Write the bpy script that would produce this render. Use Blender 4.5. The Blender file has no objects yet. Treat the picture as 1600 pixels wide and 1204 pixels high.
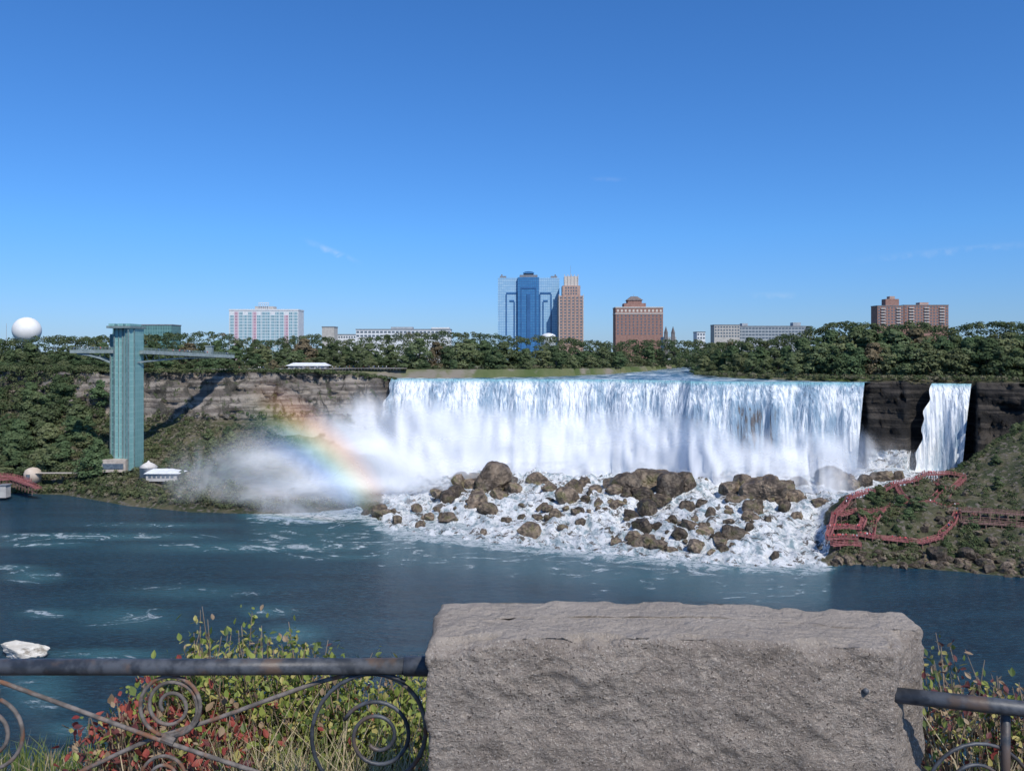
import bpy, math, random
import numpy as np
from mathutils import Vector, noise, Matrix
R = random.Random(7)
NR = np.random.RandomState(11)
F = 1250.0; YH = 548.0; H = 75.0
C = bpy.context.scene.collection
def P(px, py, Y): return Vector(((px-800)/F*Y, Y, H-(py-YH)/F*Y))
def PX(px, Y): return (px-800)/F*Y
def ZY(py, Y): return H-(py-YH)/F*Y
def fbm(x, y, z=0.0, o=4): return noise.fractal(Vector((x, y, z)), 1.0, 2.0, o)

# ---------------------------------------------------------------- tagging
def tag(o, label=None, cat=None, group=None, kind=None):
    if label: o['label'] = label
    if cat: o['category'] = cat
    if group: o['group'] = group
    if kind: o['kind'] = kind
    return o
def empty(name, loc, label=None, cat=None, group=None, rz=0.0):
    o = bpy.data.objects.new(name, None); C.objects.link(o)
    o.location = loc; o.rotation_euler = (0, 0, rz); o.empty_display_size = .5
    return tag(o, label, cat, group)
def copy_tree(o, parent=None):
    c = o.copy(); C.objects.link(c)
    if parent: c.parent = parent
    for ch in o.children: copy_tree(ch, c)
    return c
def link(name, me, parent=None):
    o = bpy.data.objects.new(name, me); C.objects.link(o)
    if parent: o.parent = parent
    return o

class MB:
    def __init__(s): s.v = []; s.f = []; s.m = []
    def add(s, vs, fs, m=0):
        n = len(s.v); s.v += [tuple(v) for v in vs]
        s.f += [tuple(i+n for i in f) for f in fs]; s.m += [m]*len(fs); return s
    def box(s, x0, x1, y0, y1, z0, z1, m=0):
        vs = [(x0,y0,z0),(x1,y0,z0),(x1,y1,z0),(x0,y1,z0),(x0,y0,z1),(x1,y0,z1),(x1,y1,z1),(x0,y1,z1)]
        return s.add(vs, [(0,3,2,1),(4,5,6,7),(0,1,5,4),(1,2,6,5),(2,3,7,6),(3,0,4,7)], m)
    def bar(s, a, b, w, h, m=0):
        a = Vector(a); b = Vector(b); d = (b-a).normalized()
        up = Vector((0,0,1)) if abs(d.z) < .95 else Vector((0,1,0))
        sd = d.cross(up).normalized()*w/2; u = sd.cross(d).normalized()*h/2
        vs = [a-sd-u, a+sd-u, a+sd+u, a-sd+u, b-sd-u, b+sd-u, b+sd+u, b-sd+u]
        return s.add(vs, [(0,1,2,3),(4,7,6,5),(0,4,5,1),(1,5,6,2),(2,6,7,3),(3,7,4,0)], m)
    def tube(s, pts, r, n=8, m=0):
        pts = [Vector(p) for p in pts]; k = len(pts)
        rs = r if isinstance(r, (list, tuple)) else [r]*k
        vs = []; u = None
        for i, p in enumerate(pts):
            d = (pts[min(i+1,k-1)]-pts[max(i-1,0)]).normalized()
            if u is None:
                u = d.cross(Vector((0,0,1)))
                if u.length < .1: u = d.cross(Vector((0,1,0)))
            u = (u-d*u.dot(d)).normalized(); w = d.cross(u)
            for j in range(n):
                a = 2*math.pi*j/n; vs.append(p+(u*math.cos(a)+w*math.sin(a))*rs[i])
        fs = [(i*n+j, i*n+(j+1)%n, (i+1)*n+(j+1)%n, (i+1)*n+j) for i in range(k-1) for j in range(n)]
        fs += [tuple(range(n-1,-1,-1)), tuple(range((k-1)*n, k*n))]
        return s.add(vs, fs, m)
    def lathe(s, prof, n=16, cx=0, cy=0, m=0):
        vs = []; k = len(prof)
        for r, z in prof:
            for j in range(n):
                a = 2*math.pi*j/n; vs.append((cx+r*math.cos(a), cy+r*math.sin(a), z))
        fs = [(i*n+j, i*n+(j+1)%n, (i+1)*n+(j+1)%n, (i+1)*n+j) for i in range(k-1) for j in range(n)]
        fs += [tuple(range(n-1,-1,-1)), tuple(range((k-1)*n, k*n))]
        return s.add(vs, fs, m)
    def build(s, name, mats, parent=None, smooth=False):
        me = bpy.data.meshes.new(name); me.from_pydata(s.v, [], s.f)
        if not isinstance(mats, (list, tuple)): mats = [mats]
        for m in mats: me.materials.append(m)
        me.polygons.foreach_set('material_index', s.m)
        if smooth: me.polygons.foreach_set('use_smooth', [True]*len(s.f))
        me.update(); return link(name, me, parent)

# ---------------------------------------------------------------- materials
class NT:
    def __init__(s, name):
        s.m = bpy.data.materials.new(name); s.m.use_nodes = True
        s.t = s.m.node_tree; s.t.nodes.clear()
        s.out = s.t.nodes.new('ShaderNodeOutputMaterial')
    def n(s, typ, **kw):
        nd = s.t.nodes.new(typ)
        for k, v in kw.items(): setattr(nd, k, v)
        return nd
    def set(s, sock, v):
        if isinstance(v, bpy.types.NodeSocket): s.t.links.new(v, sock)
        elif v is not None:
            if isinstance(v, (tuple, list)) and len(v) == 3 and sock.type == 'RGBA': v = (*v, 1)
            sock.default_value = v
    def coord(s, stretch=(1,1,1), kind='Object'):
        tc = s.n('ShaderNodeTexCoord'); mp = s.n('ShaderNodeMapping')
        s.set(mp.inputs['Vector'], tc.outputs[kind]); mp.inputs['Scale'].default_value = stretch
        return mp.outputs[0]
    def noise(s, vec, scale, detail=5, dist=0, rough=.55):
        nd = s.n('ShaderNodeTexNoise'); s.set(nd.inputs['Vector'], vec)
        nd.inputs['Scale'].default_value = scale; nd.inputs['Detail'].default_value = detail
        nd.inputs['Distortion'].default_value = dist; nd.inputs['Roughness'].default_value = rough
        return nd.outputs['Fac']
    def rng(s, v, a, b, c=0.0, d=1.0):
        nd = s.n('ShaderNodeMapRange'); nd.interpolation_type = 'SMOOTHSTEP'
        s.set(nd.inputs[0], v); s.set(nd.inputs[1], a); s.set(nd.inputs[2], b); s.set(nd.inputs[3], c); s.set(nd.inputs[4], d)
        return nd.outputs[0]
    def mix(s, f, a, b):
        nd = s.n('ShaderNodeMix'); nd.data_type = 'RGBA'
        s.set(nd.inputs[0], f); s.set(nd.inputs[6], a); s.set(nd.inputs[7], b); return nd.outputs[2]
    def math(s, op, a, b=None, clamp=False):
        nd = s.n('ShaderNodeMath', operation=op); nd.use_clamp = clamp
        s.set(nd.inputs[0], a)
        if b is not None: s.set(nd.inputs[1], b)
        return nd.outputs[0]
    def attr(s, name):
        nd = s.n('ShaderNodeAttribute'); nd.attribute_name = name; return nd.outputs['Fac']
    def bump(s, h, strength, dist):
        nd = s.n('ShaderNodeBump'); s.set(nd.inputs['Height'], h)
        nd.inputs['Strength'].default_value = strength; nd.inputs['Distance'].default_value = dist
        return nd.outputs[0]
    def princ(s, col, rough=.8, spec=.3, normal=None, metal=0, trans=None):
        p = s.n('ShaderNodeBsdfPrincipled')
        s.set(p.inputs['Base Color'], col); s.set(p.inputs['Roughness'], rough)
        s.set(p.inputs['Specular IOR Level'], spec); s.set(p.inputs['Metallic'], metal)
        if normal is not None: s.set(p.inputs['Normal'], normal)
        return p.outputs[0]
    def done(s, sh): s.t.links.new(sh, s.out.inputs['Surface']); return s.m

def mat(name, c1, c2=None, scale=1.0, rough=.8, bump=0.0, bdist=.1, stretch=(1,1,1), lo=.38, hi=.62, spec=.3, metal=0, rand=0.0, hue=0.0, leafy=0.0, c3=None, s3=None, bscale=None):
    t = NT(name); v = t.coord(stretch); nz = t.noise(v, scale)
    col = t.mix(t.rng(nz, lo, hi), c1, c2 if c2 else tuple(x*.8 for x in c1))
    if c3: col = t.mix(t.rng(t.noise(v, s3, 4), .5, .66), col, c3)
    if rand or hue:
        oi = t.n('ShaderNodeObjectInfo'); hs = t.n('ShaderNodeHueSaturation')
        t.set(hs.inputs['Color'], col)
        t.set(hs.inputs['Value'], t.rng(oi.outputs['Random'], 0, 1, 1-rand, 1+rand))
        r2 = t.math('FRACT', t.math('MULTIPLY', oi.outputs['Random'], 17.3))
        t.set(hs.inputs['Hue'], t.rng(r2, 0, 1, .5-hue*.3, .5+hue)); col = hs.outputs[0]
    nrm = None
    if bump: nrm = t.bump(t.noise(v, bscale or scale*2.2, 8, 0, .65), bump, bdist)
    sh = t.princ(col, rough, spec, nrm, metal)
    if leafy:
        tr = t.n('ShaderNodeBsdfTranslucent'); t.set(tr.inputs['Color'], col)
        mx = t.n('ShaderNodeMixShader'); mx.inputs[0].default_value = leafy
        t.set(mx.inputs[1], sh); t.set(mx.inputs[2], tr.outputs[0]); sh = mx.outputs[0]
    return t.done(sh)

def facade(name, wall, line, px_, pz, wx=.18, wz=.18, rough=.3, spec=.5, wall2=None):
    """curtain wall: mullions every px_ metres, spandrels every pz metres"""
    t = NT(name); tc = t.n('ShaderNodeTexCoord'); sp = t.n('ShaderNodeSeparateXYZ'); t.set(sp.inputs[0], tc.outputs['Object'])
    xy = t.math('ADD', sp.outputs[0], sp.outputs[1])
    a = t.math('LESS_THAN', t.math('FRACT', t.math('DIVIDE', xy, px_)), wx)
    b = t.math('LESS_THAN', t.math('FRACT', t.math('DIVIDE', sp.outputs[2], pz)), wz)
    k = t.math('MAXIMUM', a, b)
    base = t.mix(t.rng(t.noise(t.coord((.6,.6,1)), .25, 3), .35, .65), wall, wall2 or tuple(x*.72 for x in wall))
    col = t.mix(k, base, line)
    return t.done(t.princ(col, t.rng(k, 0, 1, rough, .7), spec))

# ---------------------------------------------------------------- gorge profile
ST = {
 -700:[(440,0),(446,2),(470,14),(490,30),(510,40),(516,62),(522,63)],
 -250:[(428,0),(433,2),(456,14),(480,30),(500,40),(506,62),(512,63)],
 0:   [(422,0),(428,2),(450,13),(475,26),(498,38),(506,62),(512,63)],
 100: [(417,0),(424,3),(440,10),(470,24),(490,38),(500,62),(508,62.5)],
 200: [(387,0),(400,6),(432,11.4),(468,20),(492,32),(502,62),(508,62.5)],
 300: [(372,0),(385,5),(425,11),(460,20),(495,32),(506,61),(512,62)],
 400: [(368,0),(380,4),(420,9),(465,18),(508,32),(518,61),(526,62)],
 500: [(372,0),(385,2),(430,7),(480,16),(520,30),(532,60),(538,61.5)],
 560: [(375,-1),(400,1),(440,5),(490,12),(535,25),(546,58),(552,60)],
 612: [(336,0),(360,1.5),(420,4),(470,6),(534,12),(544,55),(552,55.4)],
 700: [(321,0),(345,2),(400,6),(445,8.5),(520,13),(536,55),(545,55.4)],
 850: [(304,0),(335,3),(390,7),(430,10),(515,13),(531,55),(540,55.4)],
 1000:[(292,0),(320,3),(370,7.5),(415,10.5),(500,13),(516,55),(525,55.4)],
 1060:[(287,0),(315,3),(365,7.5),(405,10.5),(492,13),(507,55),(516,55.4)],
 1150:[(279,0),(310,4),(350,8),(395,11),(474,12),(489,55),(498,55.4)],
 1280:[(277,0),(300,3),(340,6),(385,9),(465,10),(480,55),(489,55.4)],
 1305:[(281,0),(292,6),(322,12),(360,8),(460,9),(478,56),(486,57)],
 1345:[(281,0),(290,6),(322,15),(350,10),(458,9),(475,56),(484,57)],
 1400:[(278,0),(290,5),(338,16),(365,10),(452,9),(470,57),(478,58)],
 1450:[(275,0),(292,5),(350,18),(375,10),(445,8),(463,57),(470,58)],
 1500:[(272,0),(296,6),(365,21),(385,14),(432,9),(456,57),(464,58)],
 1550:[(268,0),(300,7),(384,30),(395,27),(430,20),(448,57),(456,58)],
 1600:[(265,0),(300,8),(392,35),(402,35),(428,35),(440,57),(448,58)],
 1750:[(255,0),(298,10),(396,38),(405,40),(420,42),(430,57),(438,58)],
 2300:[(250,0),(298,10),(380,34),(390,38),(400,42),(412,57),(420,58)],
}
SK = sorted(ST); SA = np.array([ST[k] for k in SK], float)
def smooth(a, b, x):
    t = min(1, max(0, (x-a)/(b-a))); return t*t*(3-2*t)
def bell(x, c, w): return math.exp(-((x-c)/w)**2)
CK = [585,612,620,700,850,950,1000,1045,1065,1080,1110,1150,1200,1350,1450,1520]
CY = [552,543,539,535,530,524,515,508,503,494,489,487,484,474,462,456]
def crestY(px): return float(np.interp(px, CK, CY)) + 2.2*noise.noise(Vector((px*.03, 3.1, 0)))+.7*noise.noise(Vector((px*.12, 8.1, 0)))
_pc = {}
def prof(px):
    key = round(px, 2)
    if key in _pc: return _pc[key]
    p = [(float(np.interp(px, SK, SA[:,i,0])), float(np.interp(px, SK, SA[:,i,1]))) for i in range(7)]
    w1 = smooth(596, 614, px)*(1-smooth(1348, 1358, px)); w2 = smooth(1416, 1426, px)*(1-smooth(1520, 1528, px)); w = max(w1, w2)
    if w > 0:
        c = crestY(px); tgt = {4:(c+.5, 6.5), 5:(c+2.5, 55.2), 6:(c+10, 55.4 if w1 else 58)}
        for i in (4,5,6): p[i] = (p[i][0]*(1-w)+tgt[i][0]*w, p[i][1]*(1-w)+tgt[i][1]*w)
    _pc[key] = p; return p
def shoreY(px): return float(np.interp(px, SK, SA[:,0,0]))
def terr(px, s):
    p = prof(px); i = min(5, int(s)); t = s-i
    return p[i][0]*(1-t)+p[i+1][0]*t, p[i][1]*(1-t)+p[i+1][1]*t
def ground_at(px, py, smax=3.6):
    best = None; s = 0
    while s <= smax:
        Y, z = terr(px, s); yy = YH+(H-z)/Y*F
        if best is None or abs(yy-py) < best[0]: best = (abs(yy-py), Y, z, s)
        if yy < py-3 and best[0] < 6: break
        s += .02
    return best[1], best[2], best[3]

def grid_mesh(name, pts, nu, nv, mats, attrs=None, smooth_=True):
    fs = [(i*nv+j, i*nv+j+1, (i+1)*nv+j+1, (i+1)*nv+j) for i in range(nu-1) for j in range(nv-1)]
    me = bpy.data.meshes.new(name); me.from_pydata(pts, [], [f[::-1] for f in fs])
    for m in (mats if isinstance(mats, list) else [mats]): me.materials.append(m)
    for k, v in (attrs or {}).items():
        a = me.attributes.new(k, 'FLOAT', 'POINT'); a.data.foreach_set('value', v)
    if smooth_: me.polygons.foreach_set('use_smooth', [True]*len(fs))
    me.update(); return link(name, me)

# terrain material
t = NT('gorge rock and soil'); v = t.coord()
cl = t.attr('cliff'); fo = t.attr('foam'); dk = t.attr('wet')
vs = t.coord((.05,.05,1)); strata = t.noise(vs, .45, 6, .3)
rock = t.mix(t.rng(strata, .4, .6), (.15,.13,.115), (.35,.31,.27))
rock = t.mix(t.rng(t.noise(t.coord((1,1,.25)), .13, 8, .6, .62), .49, .60), rock, (.075,.07,.06))
rock = t.mix(t.rng(t.noise(v, .22, 6), .57, .67), rock, (.08,.10,.045))
rockd = t.mix(t.rng(t.noise(vs, .5, 6, .4), .42, .62), (.016,.015,.015), (.075,.065,.056))
rock = t.mix(dk, rock, rockd)
soil = t.mix(t.rng(t.noise(v, .12, 6), .42, .6), (.06,.072,.032), (.13,.12,.07))
soil = t.mix(t.rng(t.noise(v, .5, 5), .53, .62), soil, (.19,.165,.14))
base = t.mix(cl, soil, rock)
fn = t.noise(t.coord((1,.5,1)), .26, 10, .8, .7)
foc = t.mix(t.rng(fn, .36, .56), (.28,.38,.43), (.91,.93,.95))  # blue-grey end paints shadow into the white water colour
fm = t.rng(t.math('ADD', fo, t.math('MULTIPLY', t.math('SUBTRACT', t.noise(v, .16, 6), .5), .9)), .35, .6)
rocky = t.rng(t.noise(v, .26, 9, .3, .72), .535, .59)
foc = t.mix(t.math('MULTIPLY', rocky, .92), foc, (.085,.068,.05))
col = t.mix(fm, base, foc)
bmp = t.bump(t.noise(v, .5, 9, .3, .7), 1.0, 2.2)
M_TERR = t.done(t.princ(col, .75, .25, bmp))

pxs = np.arange(-700, 2301, 4.0); SEG = [8,16,18,16,16,3]
sv = []
for i, k in enumerate(SEG): sv += [i+j/k for j in range(k)]
sv.append(6.0)
def tnoise(X, Y, z, s, falls):
    n1 = fbm(X*.035, Y*.035, 1.5, 5); n2 = fbm(X*.12, Y*.12, 7, 4)
    amp = min(1, s*1.2)*(1-smooth(3.6, 4, s)*.6)
    return (n1*3.2+n2*1.6)*amp
pts = []; A_c = []; A_f = []; A_w = []
for px in pxs:
    falls = smooth(575, 620, px)*(1-smooth(1285, 1305, px)); wet = smooth(560, 640, px)
    behind = max(smooth(590, 612, px)*(1-smooth(1350, 1362, px)), smooth(1416, 1426, px)*(1-smooth(1520, 1528, px)))
    for s in sv:
        Y, z = terr(px, s); X = PX(px, Y)
        cf = smooth(3.9, 4.1, s)*(1-smooth(5.0, 5.3, s))
        if s > 0:
            if s < 4:
                z += tnoise(X, Y, z, s, falls)
                if falls > 0: z += fbm(X*.25, Y*.18, 2, 5)*1.9*falls
            elif s <= 5.05:
                n1 = fbm(X*.035, Y*.035, z*.02, 5); n2 = fbm(X*.12, Y*.12, z*.05+7, 4)
                led = math.floor(z*.28+n1*1.2); cellx = noise.cell(Vector((X*.11+n2, led*1.7, 3)))
                Y += (n1*6+n2*3.4+noise.noise(Vector((led*3.3, X*.01, 1)))*2.6+cellx*2.4)*(1 if s > 4.05 else .4)*(1-behind)
                X = PX(px, Y)
                if s < 5: z += n2*.8*(1-behind)
        pj = px+22*fbm(Y*.07, 2.2, 0, 3)
        fa = smooth(575, 620, px)*(1-smooth(1282, 1308, pj))
        fb = smooth(2.1, 2.7, s)*smooth(1200, 1280, px)*(1-smooth(1440, 1500, pj))
        pts.append((X, Y, z)); A_c.append(cf); A_w.append(wet)
        A_f.append(max(fa, fb)*(1-smooth(4.1, 4.3, s)))
tag(grid_mesh('gorge_slope', pts, len(pxs), len(sv), M_TERR, {'cliff':A_c,'foam':A_f,'wet':A_w}), kind='structure')

M_UP = mat('meadow and park ground', (.07,.10,.035), (.13,.14,.07), .03, .95, c3=(.2,.18,.15), s3=.05)
pu = np.arange(-1200, 2801, 8.0)
LBX = [590,612,700,850,950,1020,1080,1120]; LBY = [550,552,548,562,605,680,790,820]
def upland(px, Y):
    if px < 600: return 62.0
    lb = float(np.interp(px, LBX, LBY))
    land_l = smooth(-3, 3, Y-lb)*smooth(1140, 1090, px) if px < 1130 else 0
    gx = float(np.interp(Y, [470,500,545,600,760,830], [1352,1240,1130,1086,1078,1070]))
    g = smooth(-10, 6, px-gx); far = smooth(800, 850, Y)
    z = 50.0; z = z+(62-z)*max(land_l, far)
    return max(z, 50+(58.2+3*smooth(520, 700, Y)-50)*g)
pts = []; nv = 100
for px in pu:
    Y0 = prof(px)[6][0]
    for j in range(nv):
        q = j/(nv-1); Y = Y0+ (q*420 if q < .7 else 294+((q-.7)/.3)**3*9000)
        z = upland(px, Y) if j else prof(px)[6][1]
        pts.append((PX(px, Y), Y, z + (0 if j == 0 else fbm(PX(px,Y)*.02, Y*.02)*.6)))
tag(grid_mesh('upland_ground', pts, len(pu), nv, M_UP), kind='structure')

# ---------------------------------------------------------------- water
t = NT('river water'); fo = t.attr('foam')
n1 = t.noise(t.coord((.75,1.15,1)), .06, 10, 2.6, .66)
edge = t.math('ADD', fo, t.math('MULTIPLY', t.math('SUBTRACT', n1, .5), 2.4))
fm = t.math('MULTIPLY', t.rng(edge, .50, .86), t.rng(fo, .03, .16)); lace = t.rng(t.noise(t.coord(), .4, 7, 1.2, .65), .36, .56, .15, .9)
fm = t.math('MULTIPLY', fm, lace)
rip = t.noise(t.coord((.45,1.6,1)), .9, 8, .6, .72)
deep = t.mix(t.rng(t.noise(t.coord((.22,1.1,1)), .04, 7, 1.2), .40, .60), (.004,.030,.065), (.010,.058,.105))
deep = t.mix(t.rng(rip, .44, .64), deep, (.028,.105,.160))  # brighter wave faces painted into the water colour along the ripple noise
deep = t.mix(t.rng(fo, .08, .75), deep, (.06,.20,.25))
col = t.mix(fm, deep, (.80,.85,.87))
h = t.math('ADD', t.math('MULTIPLY', t.noise(t.coord((.5,1.5,1)), .18, 9, .8, .7), 2.6), t.math('MULTIPLY', rip, 1.6))
M_RIV = t.done(t.princ(col, t.rng(fm, 0, 1, .12, .7), .36, t.bump(h, 1.0, 1.0)))
PATCH = [(50,900,60,14,.60),(20,886,60,6,.6),(75,958,60,10,.58),(460,990,60,18,.62),(420,955,60,12,.55),(200,965,110,24,.48),(170,1022,120,12,.62),
 (60,1075,70,50,.56),(150,838,260,8,.58),(430,855,300,12,.58),(60,850,120,8,.52),(560,870,200,8,.5),(300,925,160,16,.42),(900,895,300,10,.34),(110,1140,60,20,.55),(330,1040,90,30,.48),(250,820,160,6,.48),(640,850,120,10,.52)]
pw = np.arange(-1000, 2601, 8.0)
pyl = np.concatenate([np.linspace(5600, 1250, 40), np.linspace(1240, 700, 190)])
pts = []; AF = []
for px in pw:
    sy = shoreY(px)
    for py in pyl:
        Y = H*F/(py-YH); pts.append((PX(px, Y), Y, 0)); d = sy-Y
        w = smooth(330, 430, px)*(1-smooth(1290, 1330, px)); fw = 24+36*bell(px, 500, 130)
        a = w*(1-smooth(-4, fw, d)) if d > -6 else w
        if px < 1300: a = max(a, .44*w*(1-smooth(fw, fw+50, d)))
        for (cx, cy, sx, syy, k) in PATCH:
            if abs(px-cx) < 2.2*sx and abs(py-cy) < 2.2*syy: a = max(a, k*bell(px, cx, sx)*bell(py, cy, syy))
        AF.append(a)
tag(grid_mesh('river_water', pts, len(pw), len(pyl), M_RIV, {'foam':AF}), kind='structure')

t = NT('upper rapids water')
nz = t.noise(t.coord((.35,1.4,1)), .16, 8, .8, .65)
col = t.mix(t.rng(nz, .47, .6), (.03,.11,.18), (.70,.78,.81))
M_RAP = t.done(t.princ(col, .35, .4, t.bump(t.noise(t.coord((.6,1,1)), .4, 6), .7, .8)))
pr = np.arange(560, 1365, 5.0); pts = []; nv = 50
for px in pr:
    c = crestY(px)
    for j in range(nv):
        q = (j/(nv-1))**1.5; Y = c+q*(850-c)
        pts.append((PX(px, Y), Y, 56.3+(Y-c)*.011+fbm(PX(px,Y)*.12, Y*.2)*.45*min(1, j/4)))
tag(grid_mesh('upper_river_water', pts, len(pr), nv, M_RAP), kind='structure')

t = NT('falling white water'); sp = (1,1,.045)
a = t.noise(t.coord(sp), .55, 9, .4, .66); b = t.noise(t.coord((1,1,.16)), .075, 5, .6); c = t.noise(t.coord((1,1,.4)), .7, 7, .8, .65)
k = t.math('ADD', t.math('MULTIPLY', a, .75), t.math('ADD', t.math('MULTIPLY', b, .8), t.math('MULTIPLY', c, .22)))
th = t.attr('thin')
k = t.math('SUBTRACT', k, t.math('MULTIPLY', th, .20))
w = t.rng(k, .71, .98)
col = t.mix(w, (.26,.37,.48), (.94,.96,.97))  # blue-grey streaks: shadowed folds of the curtain painted into its colour
col = t.mix(t.rng(k, .54, .68), (.14,.13,.13), col)
lip = t.attr('lip'); col = t.mix(t.math('MULTIPLY', lip, .85), col, (.17,.43,.50))
M_FALL = t.done(t.princ(col, .7, .2, t.bump(t.noise(t.coord((1,1,.08)), .6, 9, .3), 1.0, 2.4)))
def curtain(name, xt0, xt1, xb0, xb1, zb, step=1.1, thinf=None, throw=9):
    n = int((xt1-xt0)/step); nv = 44; pts = []; L = []; T = []
    for i in range(n+1):
        q = i/n
        for j in range(nv):
            v = j/(nv-1); px = (xt0+(xt1-xt0)*q)*(1-v)+(xb0+(xb1-xb0)*q)*v
            if i < 10: px += (10-i)*.9*noise.noise(Vector((v*7, 2, 0)))
            pt = xt0+(xt1-xt0)*q; c = crestY(pt); X0 = PX(px, c)
            rid = noise.noise(Vector((X0*.22, 0, v*.5)))*1.6 + noise.noise(Vector((X0*.06, 5, v*.3)))*5.0 + noise.noise(Vector((X0*.7, 9, v*2)))*.5
            Y = c - throw*math.sqrt(v) - (rid+1.5)*min(1, v*3)
            z = 56.3-(56.3-zb)*v**1.15
            pts.append((PX(px, Y), Y, z)); L.append(1-smooth(.0, .09, v)); T.append(thinf(pt, v) if thinf else 0)
    return tag(grid_mesh(name, pts, n+1, nv, M_FALL, {'lip':L,'thin':T}), kind='structure')
def thin_main(px, v):
    return 1.0*bell(px, 1180, 28)*smooth(.1,.5,v)+.7*bell(px,1085,25)*smooth(.2,.6,v)+.5*smooth(950,1250,px)+.4*bell(px,700,30)+.4*bell(px,860,18)+.3*bell(px,960,14)
curtain('waterfall', 612, 1351, 583, 1338, 2, thinf=thin_main)
curtain('side_waterfall', 1456, 1518, 1428, 1502, 4, .8, throw=7)

# ---------------------------------------------------------------- mist
t = NT('drifting mist'); den = t.attr('vapour')
nz = t.noise(t.coord((1,1,1.15)), .026, 9, .7, .62)
al = t.math('MULTIPLY', t.rng(t.math('ADD', den, t.math('MULTIPLY', t.math('SUBTRACT', nz, .5), 1.3)), .0, 1.0), t.rng(den, 0, .4), True)
al = t.math('MULTIPLY', al, .92)
df = t.n('ShaderNodeBsdfDiffuse'); df.inputs[0].default_value = (.90,.92,.96,1)
tl = t.n('ShaderNodeBsdfTranslucent'); tl.inputs[0].default_value = (.90,.92,.96,1)
m1 = t.n('ShaderNodeMixShader'); m1.inputs[0].default_value = .15; t.set(m1.inputs[1], df.outputs[0]); t.set(m1.inputs[2], tl.outputs[0])
tr = t.n('ShaderNodeBsdfTransparent'); m2 = t.n('ShaderNodeMixShader')
t.set(m2.inputs[0], al); t.set(m2.inputs[1], tr.outputs[0]); t.set(m2.inputs[2], m1.outputs[0])
M_MIST = t.done(m2.outputs[0])
def mist(px0, px1, Yf, ctrl, kmax):
    """ctrl: (px, top_py, full_py, low_py, end_py, k)"""
    ctrl = np.array(ctrl, float); n = int((px1-px0)/6)+1; nv = 36; pts = []; D = []
    for i in range(n):
        px = px0+(px1-px0)*i/(n-1); Y0 = Yf(px)
        a, b, c, d, k = [float(np.interp(px, ctrl[:,0], ctrl[:,q])) for q in range(1, 6)]
        for j in range(nv):
            py = a+(d-a)*j/(nv-1); Y = Y0+4*noise.noise(Vector((px*.01, py*.02, Y0)))
            pts.append(tuple(P(px, py, Y))); D.append(k*kmax*smooth(a, b, py)*(1-smooth(c, d, py)))
    return tag(grid_mesh('mist_cloud', pts, n, nv, M_MIST, {'vapour':D}), kind='stuff')
cY = lambda p: crestY(min(p, 1350))
mist(480, 1460, lambda p: cY(p)-21-(6 if p > 1350 else 0),
     [(480,600,680,770,800,0),(560,585,665,790,830,.85),(640,590,675,790,825,1.05),(800,605,690,780,810,1.05),(900,612,695,780,800,1.0),(1000,612,695,775,800,1.0),(1080,615,700,765,790,.9),(1150,635,722,770,800,.8),(1250,635,722,775,800,.85),(1330,625,715,775,800,.75),(1375,655,725,775,800,.35),(1460,680,735,780,800,.15)], 1.0)
mist(380, 1440, lambda p: cY(p)-60,
     [(380,610,720,780,815,0),(470,595,700,780,820,.6),(600,605,690,785,825,1.05),(720,622,702,780,815,1.1),(850,630,705,775,805,1.05),(950,638,706,772,800,1.0),(1070,635,706,772,800,1.0),(1180,672,732,775,800,.8),(1300,662,728,775,800,.75),(1360,690,740,780,800,.3),(1440,700,750,780,800,0)], .92)
mist(560, 1400, lambda p: cY(p)-100,
     [(560,670,720,775,810,0),(640,655,712,768,812,.85),(760,655,715,762,802,.85),(850,665,718,760,800,.8),(1010,668,720,760,800,.8),(1090,665,720,760,800,.8),(1200,695,736,766,800,.65),(1300,695,738,768,800,.55),(1400,715,750,780,800,0)], .9)
mist(250, 860, lambda p: 392,
     [(250,680,745,760,784,0),(350,650,735,758,784,.34),(440,610,720,755,784,.6),(520,600,712,750,784,.9),(600,630,715,750,784,.95),(690,680,740,755,784,.6),(780,710,755,765,784,.3),(860,735,765,775,784,0)], .85)
mist(150, 700, lambda p: 364,
     [(150,690,765,780,803,0),(280,650,745,775,803,.30),(420,625,738,772,803,.48),(560,650,740,772,803,.5),(640,690,765,780,803,.3),(700,730,775,785,803,0)], .85)
mist(300, 640, lambda p: 338,
     [(300,720,780,800,823,0),(420,700,775,795,823,.42),(540,705,780,800,823,.45),(640,760,795,805,823,0)], .85)

# rainbow
t = NT('rainbow light'); ac = t.attr('across'); al_ = t.attr('along')
rp = t.n('ShaderNodeValToRGB'); t.set(rp.inputs[0], ac); cr = rp.color_ramp; cr.interpolation = 'B_SPLINE'
stops = [(0,(0,0,0)),(.12,(.03,.03,.12)),(.28,(.04,.16,.46)),(.44,(.12,.42,.28)),(.58,(.58,.52,.12)),(.72,(.85,.42,.16)),(.85,(.42,.14,.10)),(1,(0,0,0))]
while len(cr.elements) < len(stops): cr.elements.new(.5)
for e, (p_, c_) in zip(cr.elements, stops): e.position = p_; e.color = (*c_, 1)
em = t.n('ShaderNodeEmission'); t.set(em.inputs[0], rp.outputs[0]); t.set(em.inputs[1], t.math('MULTIPLY', al_, .30))
rq = t.n('ShaderNodeValToRGB'); t.set(rq.inputs[0], ac); cq = rq.color_ramp
st2 = [(0,(1,1,1)),(.28,(.62,.76,1)),(.45,(.74,.90,.82)),(.6,(.96,.90,.68)),(.75,(1,.78,.60)),(1,(1,1,1))]
while len(cq.elements) < len(st2): cq.elements.new(.5)
for e, (p_, c_) in zip(cq.elements, st2): e.position = p_; e.color = (*c_, 1)
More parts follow.
